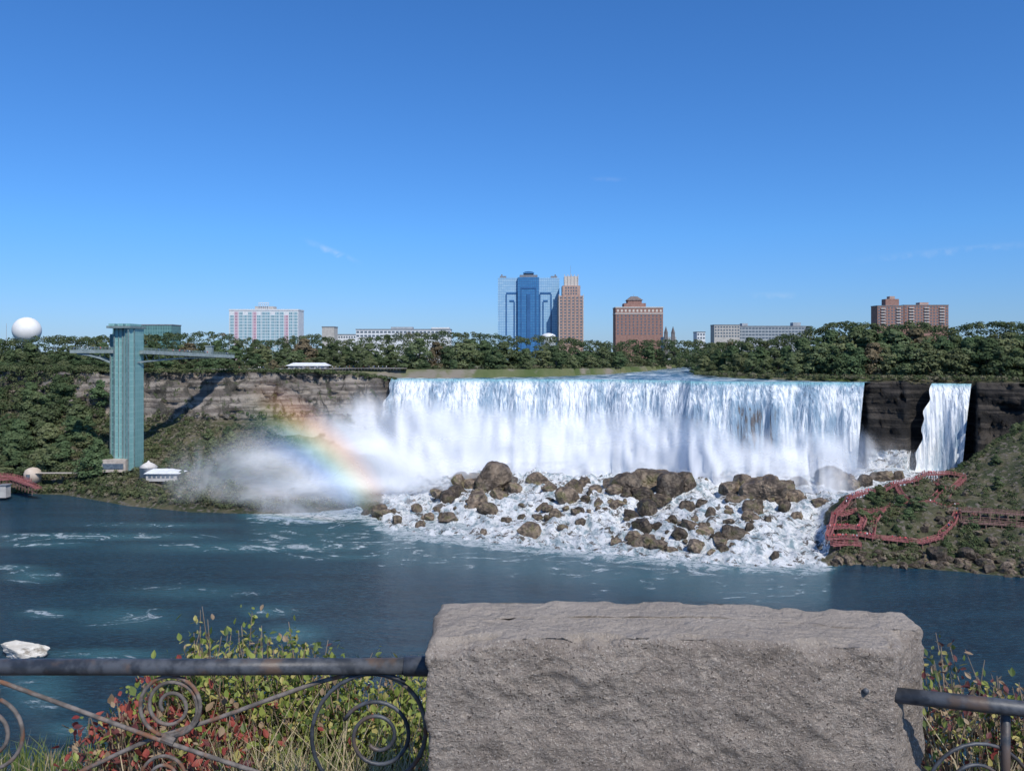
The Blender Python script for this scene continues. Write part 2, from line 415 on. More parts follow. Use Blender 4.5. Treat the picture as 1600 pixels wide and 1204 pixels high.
inv = t.mix(t.math('MULTIPLY', al_, .75), (1,1,1), rq.outputs[0])
tr = t.n('ShaderNodeBsdfTransparent'); t.set(tr.inputs[0], inv); ad = t.n('ShaderNodeAddShader'); t.set(ad.inputs[0], tr.outputs[0]); t.set(ad.inputs[1], em.outputs[0])
M_RB = t.done(ad.outputs[0])
RBP = [(365,618),(405,643),(448,668),(487,694),(520,722),(548,750),(571,780),(586,806)]
pts = []; AC = []; AL = []; n = 60; nv = 21
for i in range(n):
    q = i/(n-1)*(len(RBP)-1); k = min(len(RBP)-2, int(q)); f = q-k
    cx = RBP[k][0]*(1-f)+RBP[k+1][0]*f; cy = RBP[k][1]*(1-f)+RBP[k+1][1]*f
    k0 = max(0, k-1); k1 = min(len(RBP)-1, k+2)
    tx = RBP[k1][0]-RBP[k0][0]; ty = RBP[k1][1]-RBP[k0][1]; l = math.hypot(tx, ty); nx, ny = ty/l, -tx/l
    hw = 60-22*i/n
    for j in range(nv):
        a = j/(nv-1); o = (a-.5)*2*hw
        pts.append(tuple(P(cx+nx*o, cy+ny*o, 332))); AC.append(a); u = i/(n-1); AL.append(smooth(.0, .42, u)*(1-.45*smooth(.5,.85,u))*(1-smooth(.80, .98, u)))
rb = grid_mesh('rainbow', pts, n, nv, M_RB, {'across':AC,'along':AL})
tag(rb, 'rainbow arc glowing in the mist at the left end of the falls', 'rainbow')

# ---------------------------------------------------------------- foliage helpers
def quads(name, cen, nor, size, mats, midx=None, parent=None, aspect=.8):
    cen = np.asarray(cen); nor = np.asarray(nor); n = len(cen)
    nor = nor/np.maximum(np.linalg.norm(nor, axis=1, keepdims=True), 1e-6)
    r = NR.normal(size=(n,3)); u = np.cross(nor, r); u /= np.maximum(np.linalg.norm(u, axis=1, keepdims=True), 1e-6)
    w = np.cross(nor, u); s = np.asarray(size).reshape(-1,1)*np.ones((n,1))
    vs = np.stack([cen-u*s, cen-w*s*aspect+nor*s*.2, cen+u*s, cen+w*s*aspect+nor*s*.2], 1).reshape(-1,3)
    me = bpy.data.meshes.new(name)
    me.vertices.add(n*4); me.vertices.foreach_set('co', vs.ravel())
    me.loops.add(n*4); me.loops.foreach_set('vertex_index', np.arange(n*4))
    me.polygons.add(n); me.polygons.foreach_set('loop_start', np.arange(n)*4); me.polygons.foreach_set('loop_total', np.full(n,4))
    for m in (mats if isinstance(mats, list) else [mats]): me.materials.append(m)
    if midx is not None: me.polygons.foreach_set('material_index', np.asarray(midx, dtype=np.int32))
    me.update(calc_edges=True); return link(name, me, parent)
def clump(c, r, n, flat=.8):
    d = NR.normal(size=(n,3)); d /= np.linalg.norm(d, axis=1, keepdims=True); d[:,2] = np.where(d[:,2] < -.4, -d[:,2], d[:,2])
    rad = r*NR.uniform(.7, 1.0, (n,1))
    return np.array(c)+d*rad*np.array([1,1,flat]), d+NR.normal(size=(n,3))*.22

TM = [mat('dark green foliage', (.072,.110,.052), (.12,.165,.08), .25, .9, rand=.22, hue=.015, leafy=.25, spec=.1),
      mat('olive green foliage', (.098,.130,.058), (.15,.180,.095), .25, .9, rand=.2, hue=.015, leafy=.25, spec=.1),
      mat('yellow green foliage', (.13,.155,.07), (.19,.21,.11), .25, .9, rand=.2, hue=.015, leafy=.25, spec=.1),
      mat('rust brown foliage', (.15,.125,.075), (.21,.17,.11), .25, .9, rand=.2, hue=.01, leafy=.25, spec=.1)]
M_BARK = mat('tree bark', (.08,.065,.05), (.13,.11,.09), 2, .9, .4, .05)
def make_tree(kind, seed, wide=1.0):
    rr = np.random.RandomState(seed); root = empty('tree', (0,0,-500)); cs = []; ns = []; nc = 32
    trunk = MB(); trunk.tube([(0,0,-1),(0,0,4),(.3,.1,9),(.1,.3,14)], [.55,.42,.3,.12], 7)
    for i in range(nc):
        a = rr.uniform(0, 6.28); zz = rr.uniform(0, 1); rad = (1-abs(zz-.3)**1.8*1.7)*rr.uniform(.25, 1)*6.0*wide
        c = (rad*math.cos(a), rad*math.sin(a), 1.8+zz*14.6); r = rr.uniform(2.0, 3.6)*(1.1-zz*.35)
        p, q = clump(c, r, 105); cs.append(p); ns.append(q)
        if i < 9: trunk.tube([(0,0,2.5+zz*5),(c[0]*.5,c[1]*.5,(3+zz*5+c[2])/2),c], [.22,.14,.05], 5)
    trunk.build('trunk', M_BARK, root)
    cen = np.concatenate(cs); quads('crown', cen, np.concatenate(ns), rr.uniform(.32, .62, len(cen)), TM[kind], parent=root)
    return root
PROTO = [[make_tree(0, 1), make_tree(0, 2, 1.15), make_tree(0, 3, .85)], [make_tree(1, 4), make_tree(1, 5, 1.1)],
         [make_tree(2, 6), make_tree(2, 7, .9)], [make_tree(3, 8)]]
COLN = ['dark green','olive green','yellow green','rust brown']
TREES = 0
def tree(px, top, Y, gz, kind, zone, wsc=1.0):
    global TREES
    zt = ZY(top, Y); h = zt-gz
    if h < 3: return
    pr_ = R.choice(PROTO[kind]); o = copy_tree(pr_)
    s = h/18.6; w = s*wsc*R.uniform(.85, 1.15)
    o.location = (PX(px, Y), Y, gz-.5); o.scale = (w, w, s); o.rotation_euler = (0,0,R.uniform(0, 6.28))
    o['label'] = '%s tree %s' % (COLN[kind], zone); o['category'] = 'tree'; o['group'] = '%s trees %s' % (COLN[kind], zone); TREES += 1
def zone_city(px):
    for a, b in [(170,'on the plateau left of the green observation tower'),(360,'behind the observation walkway'),(480,'below the pink and white hotel block'),(720,'below the long white low building'),(940,'at the foot of the blue glass tower'),(1070,'below the hip roofed red brick hotel'),(9999,'by the upper river bridge')]:
        if px < a: return b
def kind_pick(w):
    q = R.random(); a = 0
    for i, x in enumerate(w):
        a += x
        if q < a: return i
    return 0
TOPX = [-200,0,60,150,200,270,330,380,430,480,540,600,660,740,800,850,920,980,1040,1080,1130]
TOPY = [526,528,524,524,520,520,517,527,531,520,530,523,517,518,525,523,531,532,530,531,535]
px = -100
while px < 1085:
    Y = R.uniform(560,620)
    if px > 620: Y = float(np.interp(px, LBX, LBY))+R.uniform(12, 50)
    tree(px+R.uniform(-5,5), float(np.interp(px, TOPX, TOPY))+R.uniform(5,22), Y, 62, kind_pick([.45,.35,.17,.03]), zone_city(px), 1.25); px += R.uniform(15,25)
px = -100
while px < 1085:
    Y = R.uniform(522,540)
    if px > 430: Y = float(np.interp(px, [430,612]+LBX[2:], [548,560]+LBY[2:]))+R.uniform(6, 16)
    tree(px, R.uniform(546,563), Y, 62, kind_pick([.38,.35,.23,.04]), zone_city(px), 1.5); px += R.uniform(20,32) if px < 430 else R.uniform(22,50)
GX = [1075,1110,1150,1200,1250,1290,1340,1380,1430,1480,1550,1600,1800]; GY = [554,538,528,527,520,502,502,508,500,510,500,504,504]
IX = [1085,1130,1240,1352,1450,1600,1800]; IY = [560,545,500,484,474,452,440]
def zone_isl(px): return 'on the island above the right end of the falls' if px < 1300 else ('on the island behind the dark cliff' if px < 1450 else 'on the island above the narrow side waterfall')
for dY, dt, st in ((38, 9, 21), (14, 28, 23)):
    px = 1085
    while px < 1700:
        e = float(np.interp(px, IX, IY))
        tree(px, float(np.interp(px, GX, GY))+dt+R.uniform(-7,9), e+dY+R.uniform(-6,6), 58.5, kind_pick([.5,.34,.15,.01] if dt < 20 else [.25,.42,.28,.05]), zone_isl(px), 1.2)
        px += R.uniform(.7,1.25)*st
for i in range(100):
    L_ = i < 60
    px = R.uniform(-60, 165) if L_ else R.uniform(230, 500); s = R.uniform(1.4, 4.6) if L_ else R.uniform(1.1, 3.5)
    Y, z = terr(px, min(s, 4.0)); Y += (s-4 if s > 4 else 0)*4; z += tnoise(PX(px,Y), Y, z, min(s,3.9), 0)+(max(0, s-4)*12)
    hgt = R.uniform(9, 18) if L_ else R.uniform(4, 8.5)
    tree(px, YH+(H-z-hgt)/Y*F, Y, z-1, kind_pick([.5,.35,.14,.01]), 'on the gorge slope left of the green observation tower' if L_ else 'on the gorge slope right of the green observation tower', 1.3)
for i in range(24):
    px = R.uniform(1330, 1640); s = R.uniform(1.0, 2.8 if px > 1480 else 2.0); Y, z = terr(px, s); z += tnoise(PX(px,Y), Y, z, s, 0)
    tree(px, YH+(H-z-R.uniform(3, 5.5))/Y*F, Y, z-.6, kind_pick([.5,.35,.15,0]), 'small and low among the red walkways on the right hillside', 1.5)
for g in PROTO:
    for o in g:
        for ch in list(o.children): bpy.data.objects.remove(ch)
        bpy.data.objects.remove(o)
# far wood behind the individual trees: one mass
cs = []; ns = []; mi = []; LN = 66
def wood(px, top, Y, g):
    zt = ZY(top, Y)
    for q in range(5):
        rr_ = R.uniform(2.8, 4.8); z = zt-rr_*.8-(zt-g-3)*(0 if q == 0 else R.uniform(.05, 1))*1.0
        p, d_ = clump((PX(px+R.uniform(-5,5), Y), Y+R.uniform(-6,6), z), rr_, LN); cs.append(p); ns.append(d_); mi.extend([kind_pick([.45,.38,.16,.01])]*LN)
for i in range(360):
    px = -160+i*3.6; wood(px, float(np.interp(px, TOPX, TOPY))+4*fbm(px*.05, 1)+R.uniform(-1,4), R.uniform(690,780) if px > 295 else R.uniform(600,675), 62)
for i in range(200):
    px = 1080+i*3.6; wood(px, float(np.interp(px, GX, GY))+6*fbm(px*.04, 4)+R.uniform(-1,4), float(np.interp(px, IX, IY))+R.uniform(60,95), 60)
tag(quads('far_wood', np.concatenate(cs), np.concatenate(ns), NR.uniform(.4,.75, len(mi)), TM, mi), kind='stuff')

def cover(name, n, pick, mats, r=(1.0,2.6), ln=26, size=(.35,.75)):
    cs = []; ns = []; mi = []; sz = []
    for i in range(n):
        px, s = pick(); Y, z = terr(px, s); X = PX(px, Y)
        if s < 4: z += tnoise(X, Y, z, s, 0)
        else: Y -= R.uniform(0, 5); X = PX(px, Y)
        rr_ = R.uniform(*r)*(1.35 if (s > 4 and px < 150) else 1); p, q = clump((X, Y, z+rr_*.45), rr_, ln); cs.append(p); ns.append(q)
        mi += [R.randrange(len(mats)) if R.random() < .5 else int((fbm(X*.04, Y*.04)+1)*.5*len(mats)) % len(mats)]*ln
        sz.append(NR.uniform(size[0], size[1], ln))
    return tag(quads(name, np.concatenate(cs), np.concatenate(ns), np.concatenate(sz), mats, mi), kind='stuff')
SM = [mat('shrub dark', (.06,.085,.04), (.10,.13,.06), .15, .9, leafy=.2, spec=.1), mat('shrub olive', (.095,.115,.055), (.15,.165,.085), .15, .9, leafy=.2, spec=.1), mat('shrub dry', (.15,.14,.09), (.22,.20,.14), .15, .9, leafy=.2, spec=.1)]
SL = [SM[0],SM[0],SM[1],SM[1],SM[2],SM[2]]
def pk_left():
    while True:
        px = R.uniform(-180, 600); s = R.uniform(.3, 4.0)
        if px > 560 and s < 3: continue
        if px > 200 and s > 3.75: continue
        if R.random() < (1 if px < 200 else .85 if px < 480 else .4): return px, s
cover('slope_shrubs', 2300, pk_left, SL, (.9,3.0), 48, (.26,.56))
def pk_rim():
    px = R.uniform(-180, 620) if R.random() < .4 else R.uniform(-180, 165)
    return px, R.choice([R.uniform(4.0,4.12), R.uniform(4.95,5.4), R.uniform(4.0,5.1) if px < 150 else R.uniform(5,5.4), R.uniform(4.0,5.1) if px < 120 else R.uniform(4.95,5.4)])
cover('cliff_edge_shrubs', 1700, pk_rim, [SM[0],SM[0],SM[1]], (.8,2.6), 34, (.3,.6))
def pk_right():
    while True:
        px = R.uniform(1305, 1720); s = R.uniform(.35, 3.9)
        if px < 1480 and s > 2.3: continue
        if fbm(px*.03, s*2, 3) > .08: continue
        return px, s
cover('hillside_shrubs', 1500, pk_right, [SM[0], SM[0], SM[1], SM[2]], (.5,1.9), 44, (.18,.38))
cs = []; ns = []; mi = []
def low(px, Y, z, rm=2.6):
    rr_ = R.uniform(.8, rm); p, q = clump((PX(px,Y), Y, z+rr_*.5), rr_, 36); cs.append(p); ns.append(q); mi.extend([R.choice([0,1,1,2])]*36)
for i in range(650):
    px = R.uniform(1085, 1750); low(px, float(np.interp(px, IX, [560,545,500,480,470,448,438]))+R.uniform(-6, 10), 58)
tag(quads('island_edge_shrubs', np.concatenate(cs), np.concatenate(ns), NR.uniform(.28,.55, len(mi)), SM, mi), kind='stuff')
cs = []; ns = []; mi = []
for i in range(900):
    px = R.uniform(-120, 1085); Y = R.uniform(535, 640) if px < 480 else float(np.interp(px, [430,612]+LBX[2:], [556,566]+LBY[2:]))+R.uniform(8, 50)
    low(px, Y, 62)
tag(quads('park_shrubs', np.concatenate(cs), np.concatenate(ns), NR.uniform(.3,.6, len(mi)), SM, mi), kind='stuff')

# ---------------------------------------------------------------- boulders
def rock_mesh(seed, mt, rough=1.0):
    import bmesh
    bm = bmesh.new(); bmesh.ops.create_icosphere(bm, subdivisions=5, radius=1.0); rr = random.Random(seed)
    pl = [Vector((rr.gauss(0,1), rr.gauss(0,1), rr.gauss(0,1))).normalized() for i in range(15)]; dd = [rr.uniform(.60, .95) for i in range(15)]
    for v in bm.verts:
        d = v.co.normalized(); o = Vector((seed*7.1, seed*3.3, 0)); k = 1.2
        for q, e in zip(pl, dd):
            c_ = d.dot(q)
            if c_ > .1: k = min(k, e/c_)
        k += .06*noise.noise(d*2.6+o)+.05*noise.noise(d*6+o)+.035*noise.noise(d*14+o)+.015*noise.noise(d*30+o)
        v.co = d*k; v.co.z *= .85
    me = bpy.data.meshes.new('boulder'); bm.to_mesh(me); bm.free(); me.materials.append(mt); return me
M_RK = mat('wet brown boulder', (.055,.042,.032), (.19,.145,.105), 1.8, .5, 1.0, .25, rand=.45, c3=(.10,.09,.045), s3=1.3)
RMESH = [rock_mesh(i, M_RK) for i in range(9)]
def boulder(px, py, w, label, group=None, sink=.25, name='boulder', up=0.0):
    Y, z, s = ground_at(px, py+w*.35); z += tnoise(PX(px,Y), Y, z, s, 0)*.8+up
    r = w/F*Y/.92; o = link(name, R.choice(RMESH)); o.location = (PX(px, Y), Y, z+r*.72*(.5-sink))
    o.scale = (r*R.uniform(.85,1.15), r*R.uniform(.8,1.1), r*R.uniform(.7,1.2)); o.rotation_euler = (R.uniform(-.3,.3), R.uniform(-.3,.3), R.uniform(0,6.28))
    tag(o, label, 'rock' if name != 'boulder' else 'boulder', group)
BIG = [(768,754,34,'largest brown boulder half hidden in mist below the left half of the falls'),(714,770,20,'rounded boulder left of the largest misty boulder'),
 (744,782,20,'dark boulder just in front of the largest misty boulder'),(840,750,18,'faint boulder in mist right of the largest misty boulder'),
 (1012,750,36,'huge brown boulder in mist below the centre of the falls'),(980,766,25,'boulder leaning on the left of the huge central boulder'),
 (1046,766,23,'boulder on the right foot of the huge central boulder'),(1198,766,31,'massive square brown boulder below the right part of the falls'),(1160,758,23,'boulder behind the left of the massive square boulder'),
 (1300,752,24,'misty boulder at the foot of the right end of the falls'),(1380,740,17,'boulder at the foot of the dark cliff between the two falls'),(912,750,13,'upright pointed boulder between the two big misty boulders'),
 (885,782,17,'flat brown boulder in white water left of centre'),(592,800,14,'yellowish boulder under the foot of the rainbow'),(1280,786,14,'flat dark boulder in white water near the red stairs'),
 (1140,832,20,'broad green topped boulder in the right rapids'),(825,828,16,'moss green boulder low in the left rapids'),(1010,842,17,'dark boulder at the front of the central rock pile'),
 (1465,866,20,'pale rounded boulder on the shore below the red stairs'),(1512,868,13,'smaller pale boulder on the shore right of the rounded one'),(1245,803,10,'lone dark boulder in white water left of the red decks')]
for b in BIG: boulder(*b)
MID = [(657,815,9),(700,803,12),(755,830,7),(790,810,9),(850,790,10),(868,803,9),(895,762,13),(880,820,7),(905,800,9),(935,792,9),(985,800,11),(1000,822,15),(1030,850,14),(990,832,12),(1050,815,11),(1060,838,13),(1077,822,15),(1100,834,13),(1085,853,13),(1130,858,11),(1113,862,8),(1170,808,13),(1160,836,9),(1125,846,14),(1210,870,8),(1110,806,10),(1075,790,11),(1095,785,10),(1140,795,10),(1050,854,9),(1200,815,8),(700,780,14),(815,805,8),(1225,790,11),(1145,775,14),(965,785,12),(650,795,9),(620,812,8),(680,770,9),
 (955,758,18),(1072,754,17),(800,762,18),(735,752,16),(1224,760,18),(1238,774,14),(1330,757,13),(760,794,14),(1178,788,15),(1010,789,15),(745,760,18),(795,750,16),(1035,748,17),(985,750,16),(1180,754,17),(690,777,12),(1250,752,14),(860,764,12),(930,770,12),(722,762,16),(780,776,16),(1062,750,15),(962,772,15),(1217,774,16),(1143,762,15),(1000,774,17),(1032,779,14),(605,802,9),(570,806,8),(1350,754,12),(1405,744,10),(1325,747,11)]
for px, py, w in MID: boulder(px, py, w, 'medium brown boulder standing in the white rapids below the falls', 'medium boulders in the rapids')
k_ = 0
while k_ < 190:
    c = R.choice([(690,790,50,18),(870,800,45,20),(1010,835,40,16),(1090,828,55,22),(1150,835,40,22),(960,785,90,20),(1020,765,50,10),(760,772,50,10),(1200,775,50,10),(770,758,40,8),(1015,752,45,8)])
    px = R.gauss(c[0], c[2]*.7); py = R.gauss(c[1], c[3]*.6)
    if not (600 < px < 1285 and 742 < py < YH+F*H/(shoreY(px))-6): continue
    boulder(px, py, R.choice([R.uniform(2.5,5), R.uniform(3,9)]), 'small dark rock poking out of the white rapids below the falls', 'small rocks in the rapids', .12); k_ += 1
for i in range(60):
    px = R.uniform(1310, 1590); boulder(px, R.uniform(775, 880), R.uniform(2.5, 8), 'weathered rock among shrubs on the right hillside', 'rocks among shrubs on the right hillside', .2, 'hillside_rock')
for i in range(75):
    px = R.uniform(1300, 1640); Y = shoreY(px)+R.uniform(-1, 9)
    o = link('shore_rock', R.choice(RMESH)); r = R.uniform(.7, 2.2); o.location = (PX(px, Y), Y, .2+.25*(Y-shoreY(px))); o.scale = (r*1.3, r, r); o.rotation_euler = (0,0,R.uniform(0,6)); tag(o, 'small rock along the waterline under the right hillside', 'rock', 'shoreline rocks under the right hillside')
M_WR = mat('white stained rock', (.52,.48,.42), (.70,.67,.61), 1.2, .85, .8, .3, c3=(.25,.22,.18), s3=1.4)
o = link('river_rock', rock_mesh(12, M_WR)); Yw = 75*F/(1026-YH); o.location = (PX(42, Yw), Yw, 1.2); o.scale = (6.8, 3.0, 3.0)
tag(o, 'cream white stained rock lying in the river at far left', 'rock')

# ---------------------------------------------------------------- buildings
def bbox(px0, px1, ytop, Y, g=62): return PX((px0+px1)/2, Y), (px1-px0)/F*Y, ZY(ytop, Y)-g
def windows(root, xs, zs, w, h, yf, mt, cap=100, name='window'):
    m = MB(); m.box(-w/2, w/2, -.12, .15, 0, h); first = m.build(name, mt, root); k = 0
    for z in zs:
        for x in xs:
            if k >= cap: return
            o = first if k == 0 else first.copy()
            if k: C.objects.link(o); o.parent = root
            o.location = (x, yf, z); k += 1
M_RED = mat('red brick wall', (.26,.15,.125), (.32,.19,.16), .4, .9)
M_TAN = mat('tan brick wall', (.38,.26,.22), (.46,.32,.27), .3, .9)
M_CRM = mat('pale stone trim', (.50,.46,.43), (.58,.54,.51), .5, .85)
M_CON = mat('pale concrete wall', (.40,.38,.36), (.48,.46,.43), .3, .85)
M_WHT = mat('white painted wall', (.60,.62,.65), (.70,.72,.74), .5, .7)
M_GRY = mat('grey concrete wall', (.30,.33,.36), (.38,.41,.44), .4, .85)
M_WIN = mat('dark window glass', (.08,.105,.14), (.13,.165,.20), .8, .25, spec=.6)
M_ROOF = mat('grey roofing', (.17,.18,.20), (.23,.24,.26), .5, .9)
M_DSTL = mat('grey green bridge steel', (.20,.25,.25), (.28,.33,.33), .5, .7)
M_DKB = mat('dark blue glass band', (.03,.10,.25), (.04,.13,.31), .1, .2, spec=.6)
M_BLU = facade('light blue curtain wall glass', (.27,.46,.65), (.19,.37,.58), 3.0, 3.6, .16, .28, wall2=(.36,.54,.70))
M_BLD = facade('deep blue curtain wall glass', (.04,.17,.38), (.03,.11,.28), 3.0, 3.6, .14, .2, wall2=(.06,.21,.43))
M_TEAL = facade('teal glass and steel panels', (.16,.34,.33), (.27,.46,.44), 2.2, 3.4, .16, .12, wall2=(.20,.39,.38))
M_TEALD = facade('dark teal glass panels', (.10,.22,.22), (.17,.33,.32), 2.2, 3.4, .2, .14)
M_STL = mat('grey green painted steel', (.14,.19,.19), (.20,.26,.26), .6, .6)

Y = 1150; cx, w, h = bbox(778, 874, 434, Y)
r = empty('glass_tower', (cx, Y, 62), 'tall blue mirror glass tower with dark inverted U stripes', 'tower')
u = w/96.0
MB().box(-48*u, -17*u, 0, 34, 0, h).build('wing', M_BLU, r); MB().box(16*u, 48*u, 0, 34, 0, h).build('wing', M_BLU, r)
MB().box(-17*u, 16*u, -5, 30, 0, h+.5).build('central_bay', M_BLD, r)
m = MB(); m.box(-14*u, 14*u, 2, 20, h+.5, h+4.5); m.box(-8*u, 8*u, 4, 18, h+4.5, h+7); m.build('crown', M_ROOF, r)
pr_ = [(9*u*math.cos(math.pi*k/12), h+6.6+3*math.sin(math.pi*k/12)) for k in range(13)]
vs = [(x, 1.5, z) for x, z in pr_]+[(x, 3.5, z) for x, z in pr_]; MB().add(vs, [tuple(range(13)), tuple(range(25, 12, -1))]+[(i, i+13, i+14, i+1) for i in range(12)]).build('arched_gable', M_BLD, r)
for sx in (-1, 1):
    m = MB(); m.box(sx*40*u-5*u, sx*40*u+5*u, 4, 14, h, h+3); m.box(sx*42*u-1, sx*42*u+1, 6, 8, h+3, h+5.5); m.build('roof_plant', M_ROOF, r)
    for q, ins in enumerate((0, 5.0)):
        xi = sx*(17.5+ins)*u; xo = sx*(35-ins)*u; zt_ = h*.80-ins*2.2
        m = MB(); m.box(min(xi, xo), max(xi, xo), -.5, 0.3, zt_, zt_+2.6); m.box(xi-1.0, xi+1.0, -.48, .3, 10, zt_)
        if q == 0: m.box(xo-1.0, xo+1.0, -.46, .3, h*.30, zt_)
        m.build('stripe', M_DKB, r)
m = MB(); m.box(-12.6*u, 11.6*u, -5.5, -4.8, h*.86, h*.86+2.2); m.box(-12.6*u, -11.2*u, -5.45, -4.8, 8, h*.86); m.box(10.2*u, 11.6*u, -5.45, -4.8, 8, h*.86); m.build('stripe', M_DKB, r)
MB().box(-3*u, 2*u, -6, -4.9, 6, h*.80).build('lift_shaft', M_DKB, r)

Y = 1120; cx, w, h = bbox(873, 912, 462, Y); r = empty('art_deco_tower', (cx, Y, 62), 'slender stepped tan brick tower with pale crown and mast', 'tower')
k = Y/F
MB().box(-w/2, w/2, 0, 30, 0, h).build('wall', M_TAN, r)
h2 = ZY(446, Y)-62; h3 = ZY(431, Y)-62
MB().box(-13.5*k, 14.5*k, 2, 26, h, h2).build('setback_storey', M_TAN, r)
MB().box(-10*k, 11*k, 4, 22, h2, h3).build('tower_top', M_CRM, r)
for j in range(5):
    x = -10*k+j*5.25*k; MB().box(x-.5*k, x+.5*k, 3.2, 4, h2-6, h3+2.5).build('buttress', M_CRM, r)
for j in range(7):
    x = -w/2+.6+j*(w-1.2)/6; MB().box(x-.45, x+.45, -.6, 0, 0, h+2).build('pier', M_CRM if j in (0, 6) else M_TAN, r)
MB().tube([(0,12,h3),(0,12,ZY(413, Y)-62)], [.35,.1], 6).build('mast', M_GRY, r)
windows(r, [-w/2+.6+(j+.5)*(w-1.2)/6 for j in range(6)], [h-4-i*4.2 for i in range(16)], 2.6, 2.3, -.02, M_WIN)
windows(r, [(-8+i*4)*k for i in range(5)], [h2-4.2-i*4.2 for i in range(3)], 1.8, 2.4, 1.98, M_WIN)

Y = 1050; cx, w, h = bbox(962, 1036, 481, Y); r = empty('brick_hotel', (cx, Y, 62), 'red brick hotel block with pale top band and stepped hipped penthouse roof', 'hotel')
k = Y/F
MB().box(-w/2, w/2, 0, 28, 0, h).build('wall', M_RED, r)
MB().box(-w/2-.4, w/2+.4, -.5, 28.4, h-8, h-6.6).build('cornice', M_CRM, r); MB().box(-w/2-.5, w/2+.5, -.6, 28.5, h, h+1.4).build('cornice', M_CRM, r)
MB().box(-23*k, 11*k, 4, 24, h+1.4, h+6.5).build('penthouse', M_RED, r)
MB().box(-17*k, 5*k, 6, 22, h+6.5, h+10.5).build('penthouse', M_RED, r)
m = MB(); a_, b_ = h+10.5, h+16; m.add([(-19*k,5,a_),(7*k,5,a_),(7*k,23,a_),(-19*k,23,a_),(-11*k,12,b_),(-1*k,12,b_),(-1*k,16,b_),(-11*k,16,b_)], [(0,1,5,4),(1,2,6,5),(2,3,7,6),(3,0,4,7),(4,5,6,7),(3,2,1,0)]); m.build('hipped_roof', mat('dark slate roof', (.14,.12,.12), (.20,.17,.16), .4, .8), r)
MB().tube([(-6*k,14,b_),(-6*k,14,b_+4)], [.3,.1], 6).build('mast', M_GRY, r)
windows(r, [-w/2+3+i*(w-6)/11 for i in range(12)], [h-5.2], 2.4, 3.2, -.02, mat('pale window surround', (.55,.5,.45), (.62,.58,.52), 1), name='arched_window')
windows(r, [-w/2+3+i*(w-6)/11 for i in range(12)], [h-11.5-i*3.9 for i in range(7)], 1.9, 2.2, -.02, M_WIN)

Y = 900; cx, w, h = bbox(358, 466, 485, Y); r = empty('panelled_hotel', (cx, Y, 62), 'wide hotel block with pink and aqua facade panels and rooftop sign frame', 'hotel')
k = Y/F
MB().box(-w/2, w/2, 0, 24, 0, h).build('wall', M_WHT, r)
MB().box(-w/2-.3, w/2+.3, -.4, 24.3, h, h+1.5).build('parapet', M_WHT, r)
M_PNK = facade('pink panel', (.50,.30,.37), (.60,.50,.56), 3.0, 3.3, .2, .25); M_AQ = facade('aqua window panel', (.17,.34,.42), (.50,.60,.64), 2.0, 3.3, .28, .3)
for j in range(15):
    x0 = -w/2+.5+j*(w-1)/15; MB().box(x0+.35, x0+(w-1)/15-.35, -.25, 0, 1, h-(1.2 if j%3 else 5)).build('facade_panel', M_PNK if j in (1,5,12) else M_AQ, r)
MB().box(-16*k, 13*k, 5, 18, h+1.5, h+5).build('roof_plant', M_CON, r)
m = MB()
for x in range(-9, 9, 3): m.bar((x*k, 3, h+1.5), (x*k, 3, h+9), .4, .4)
m.bar((-9*k, 3, h+8.8), (7*k, 3, h+8.8), .6, .8); m.bar((-9*k, 3, h+6.4), (7*k, 3, h+6.4), .4, .5); m.build('sign_frame', M_WHT, r)

def slab(name, label, cat, px0, px1, yt, Y, wall, rows, cols, fh, wwf=.6, dep=18, roof=True, wm=None):
    cx, w, h = bbox(px0, px1, yt, Y); r = empty(name, (cx, Y, 62), label, cat)
    MB().box(-w/2, w/2, 0, dep, 0, h).build('wall', wall, r)
    if roof: MB().box(-w/2-.35, w/2+.35, -.4, dep+.35, h, h+.8).build('roof', M_ROOF, r)
    if rows: windows(r, [-w/2+(i+.5)*w/cols for i in range(cols)], [h-fh*(i+.85) for i in range(rows)], w/cols*wwf, fh*.5, -.02, wm or M_WIN)
    return r, w, h
slab('beige_block', 'small plain beige concrete block right of the pink hotel', 'building', 503, 522, 511, 850, M_CON, 0, 0, 4)
r, w, h = slab('convention_hall', 'long low white building rising just above the trees', 'building', 556, 704, 515, 880, M_WHT, 2, 24, 4.2, .7)
k = 880/F; MB().box(-20*k, 14*k, 3, 15, h+.8, h+3.2).build('roof_plant', M_GRY, r); MB().box(44*k, 72*k, -1, 12, h+.8, h+2.6).build('canopy', M_WHT, r)
slab('low_roofed_block', 'low pale block between beige block and long white building', 'building', 524, 556, 523, 880, M_WHT, 1, 8, 4)
r = empty('white_dome', (PX(857,950), 950, ZY(526, 950)), 'small white dome at the foot of the blue glass tower', 'dome')
MB().lathe([(9,-14),(9,0),(8,2.0),(5.4,3.4),(2.4,4.2),(.3,4.5)], 24).build('dome_shell', M_WHT, r, True)
slab('tan_block', 'tan block at the left end of the grey slab hotel', 'building', 1116, 1156, 508, 950, M_CON, 4, 9, 3.6)
r, w, h = slab('slab_hotel', 'wide grey white slab hotel with banded windows behind the island', 'hotel', 1154, 1268, 510, 960, M_GRY, 4, 22, 3.8, .8)
k = 960/F; MB().box(30*k, 42*k, 4, 14, h+.8, h+5).build('stair_tower', M_GRY, r); MB().box(-50*k, -41*k, 4, 14, h+.8, h+4).build('stair_tower', M_GRY, r)
slab('white_house', 'small white block with dark roof left of the grey slab hotel', 'building', 1089, 1102, 519, 900, M_WHT, 2, 3, 4)
slab('green_glass_building', 'flat dark green glass building behind the observation tower', 'building', 176, 268, 508, 700, M_TEALD, 0, 0, 4, dep=20)
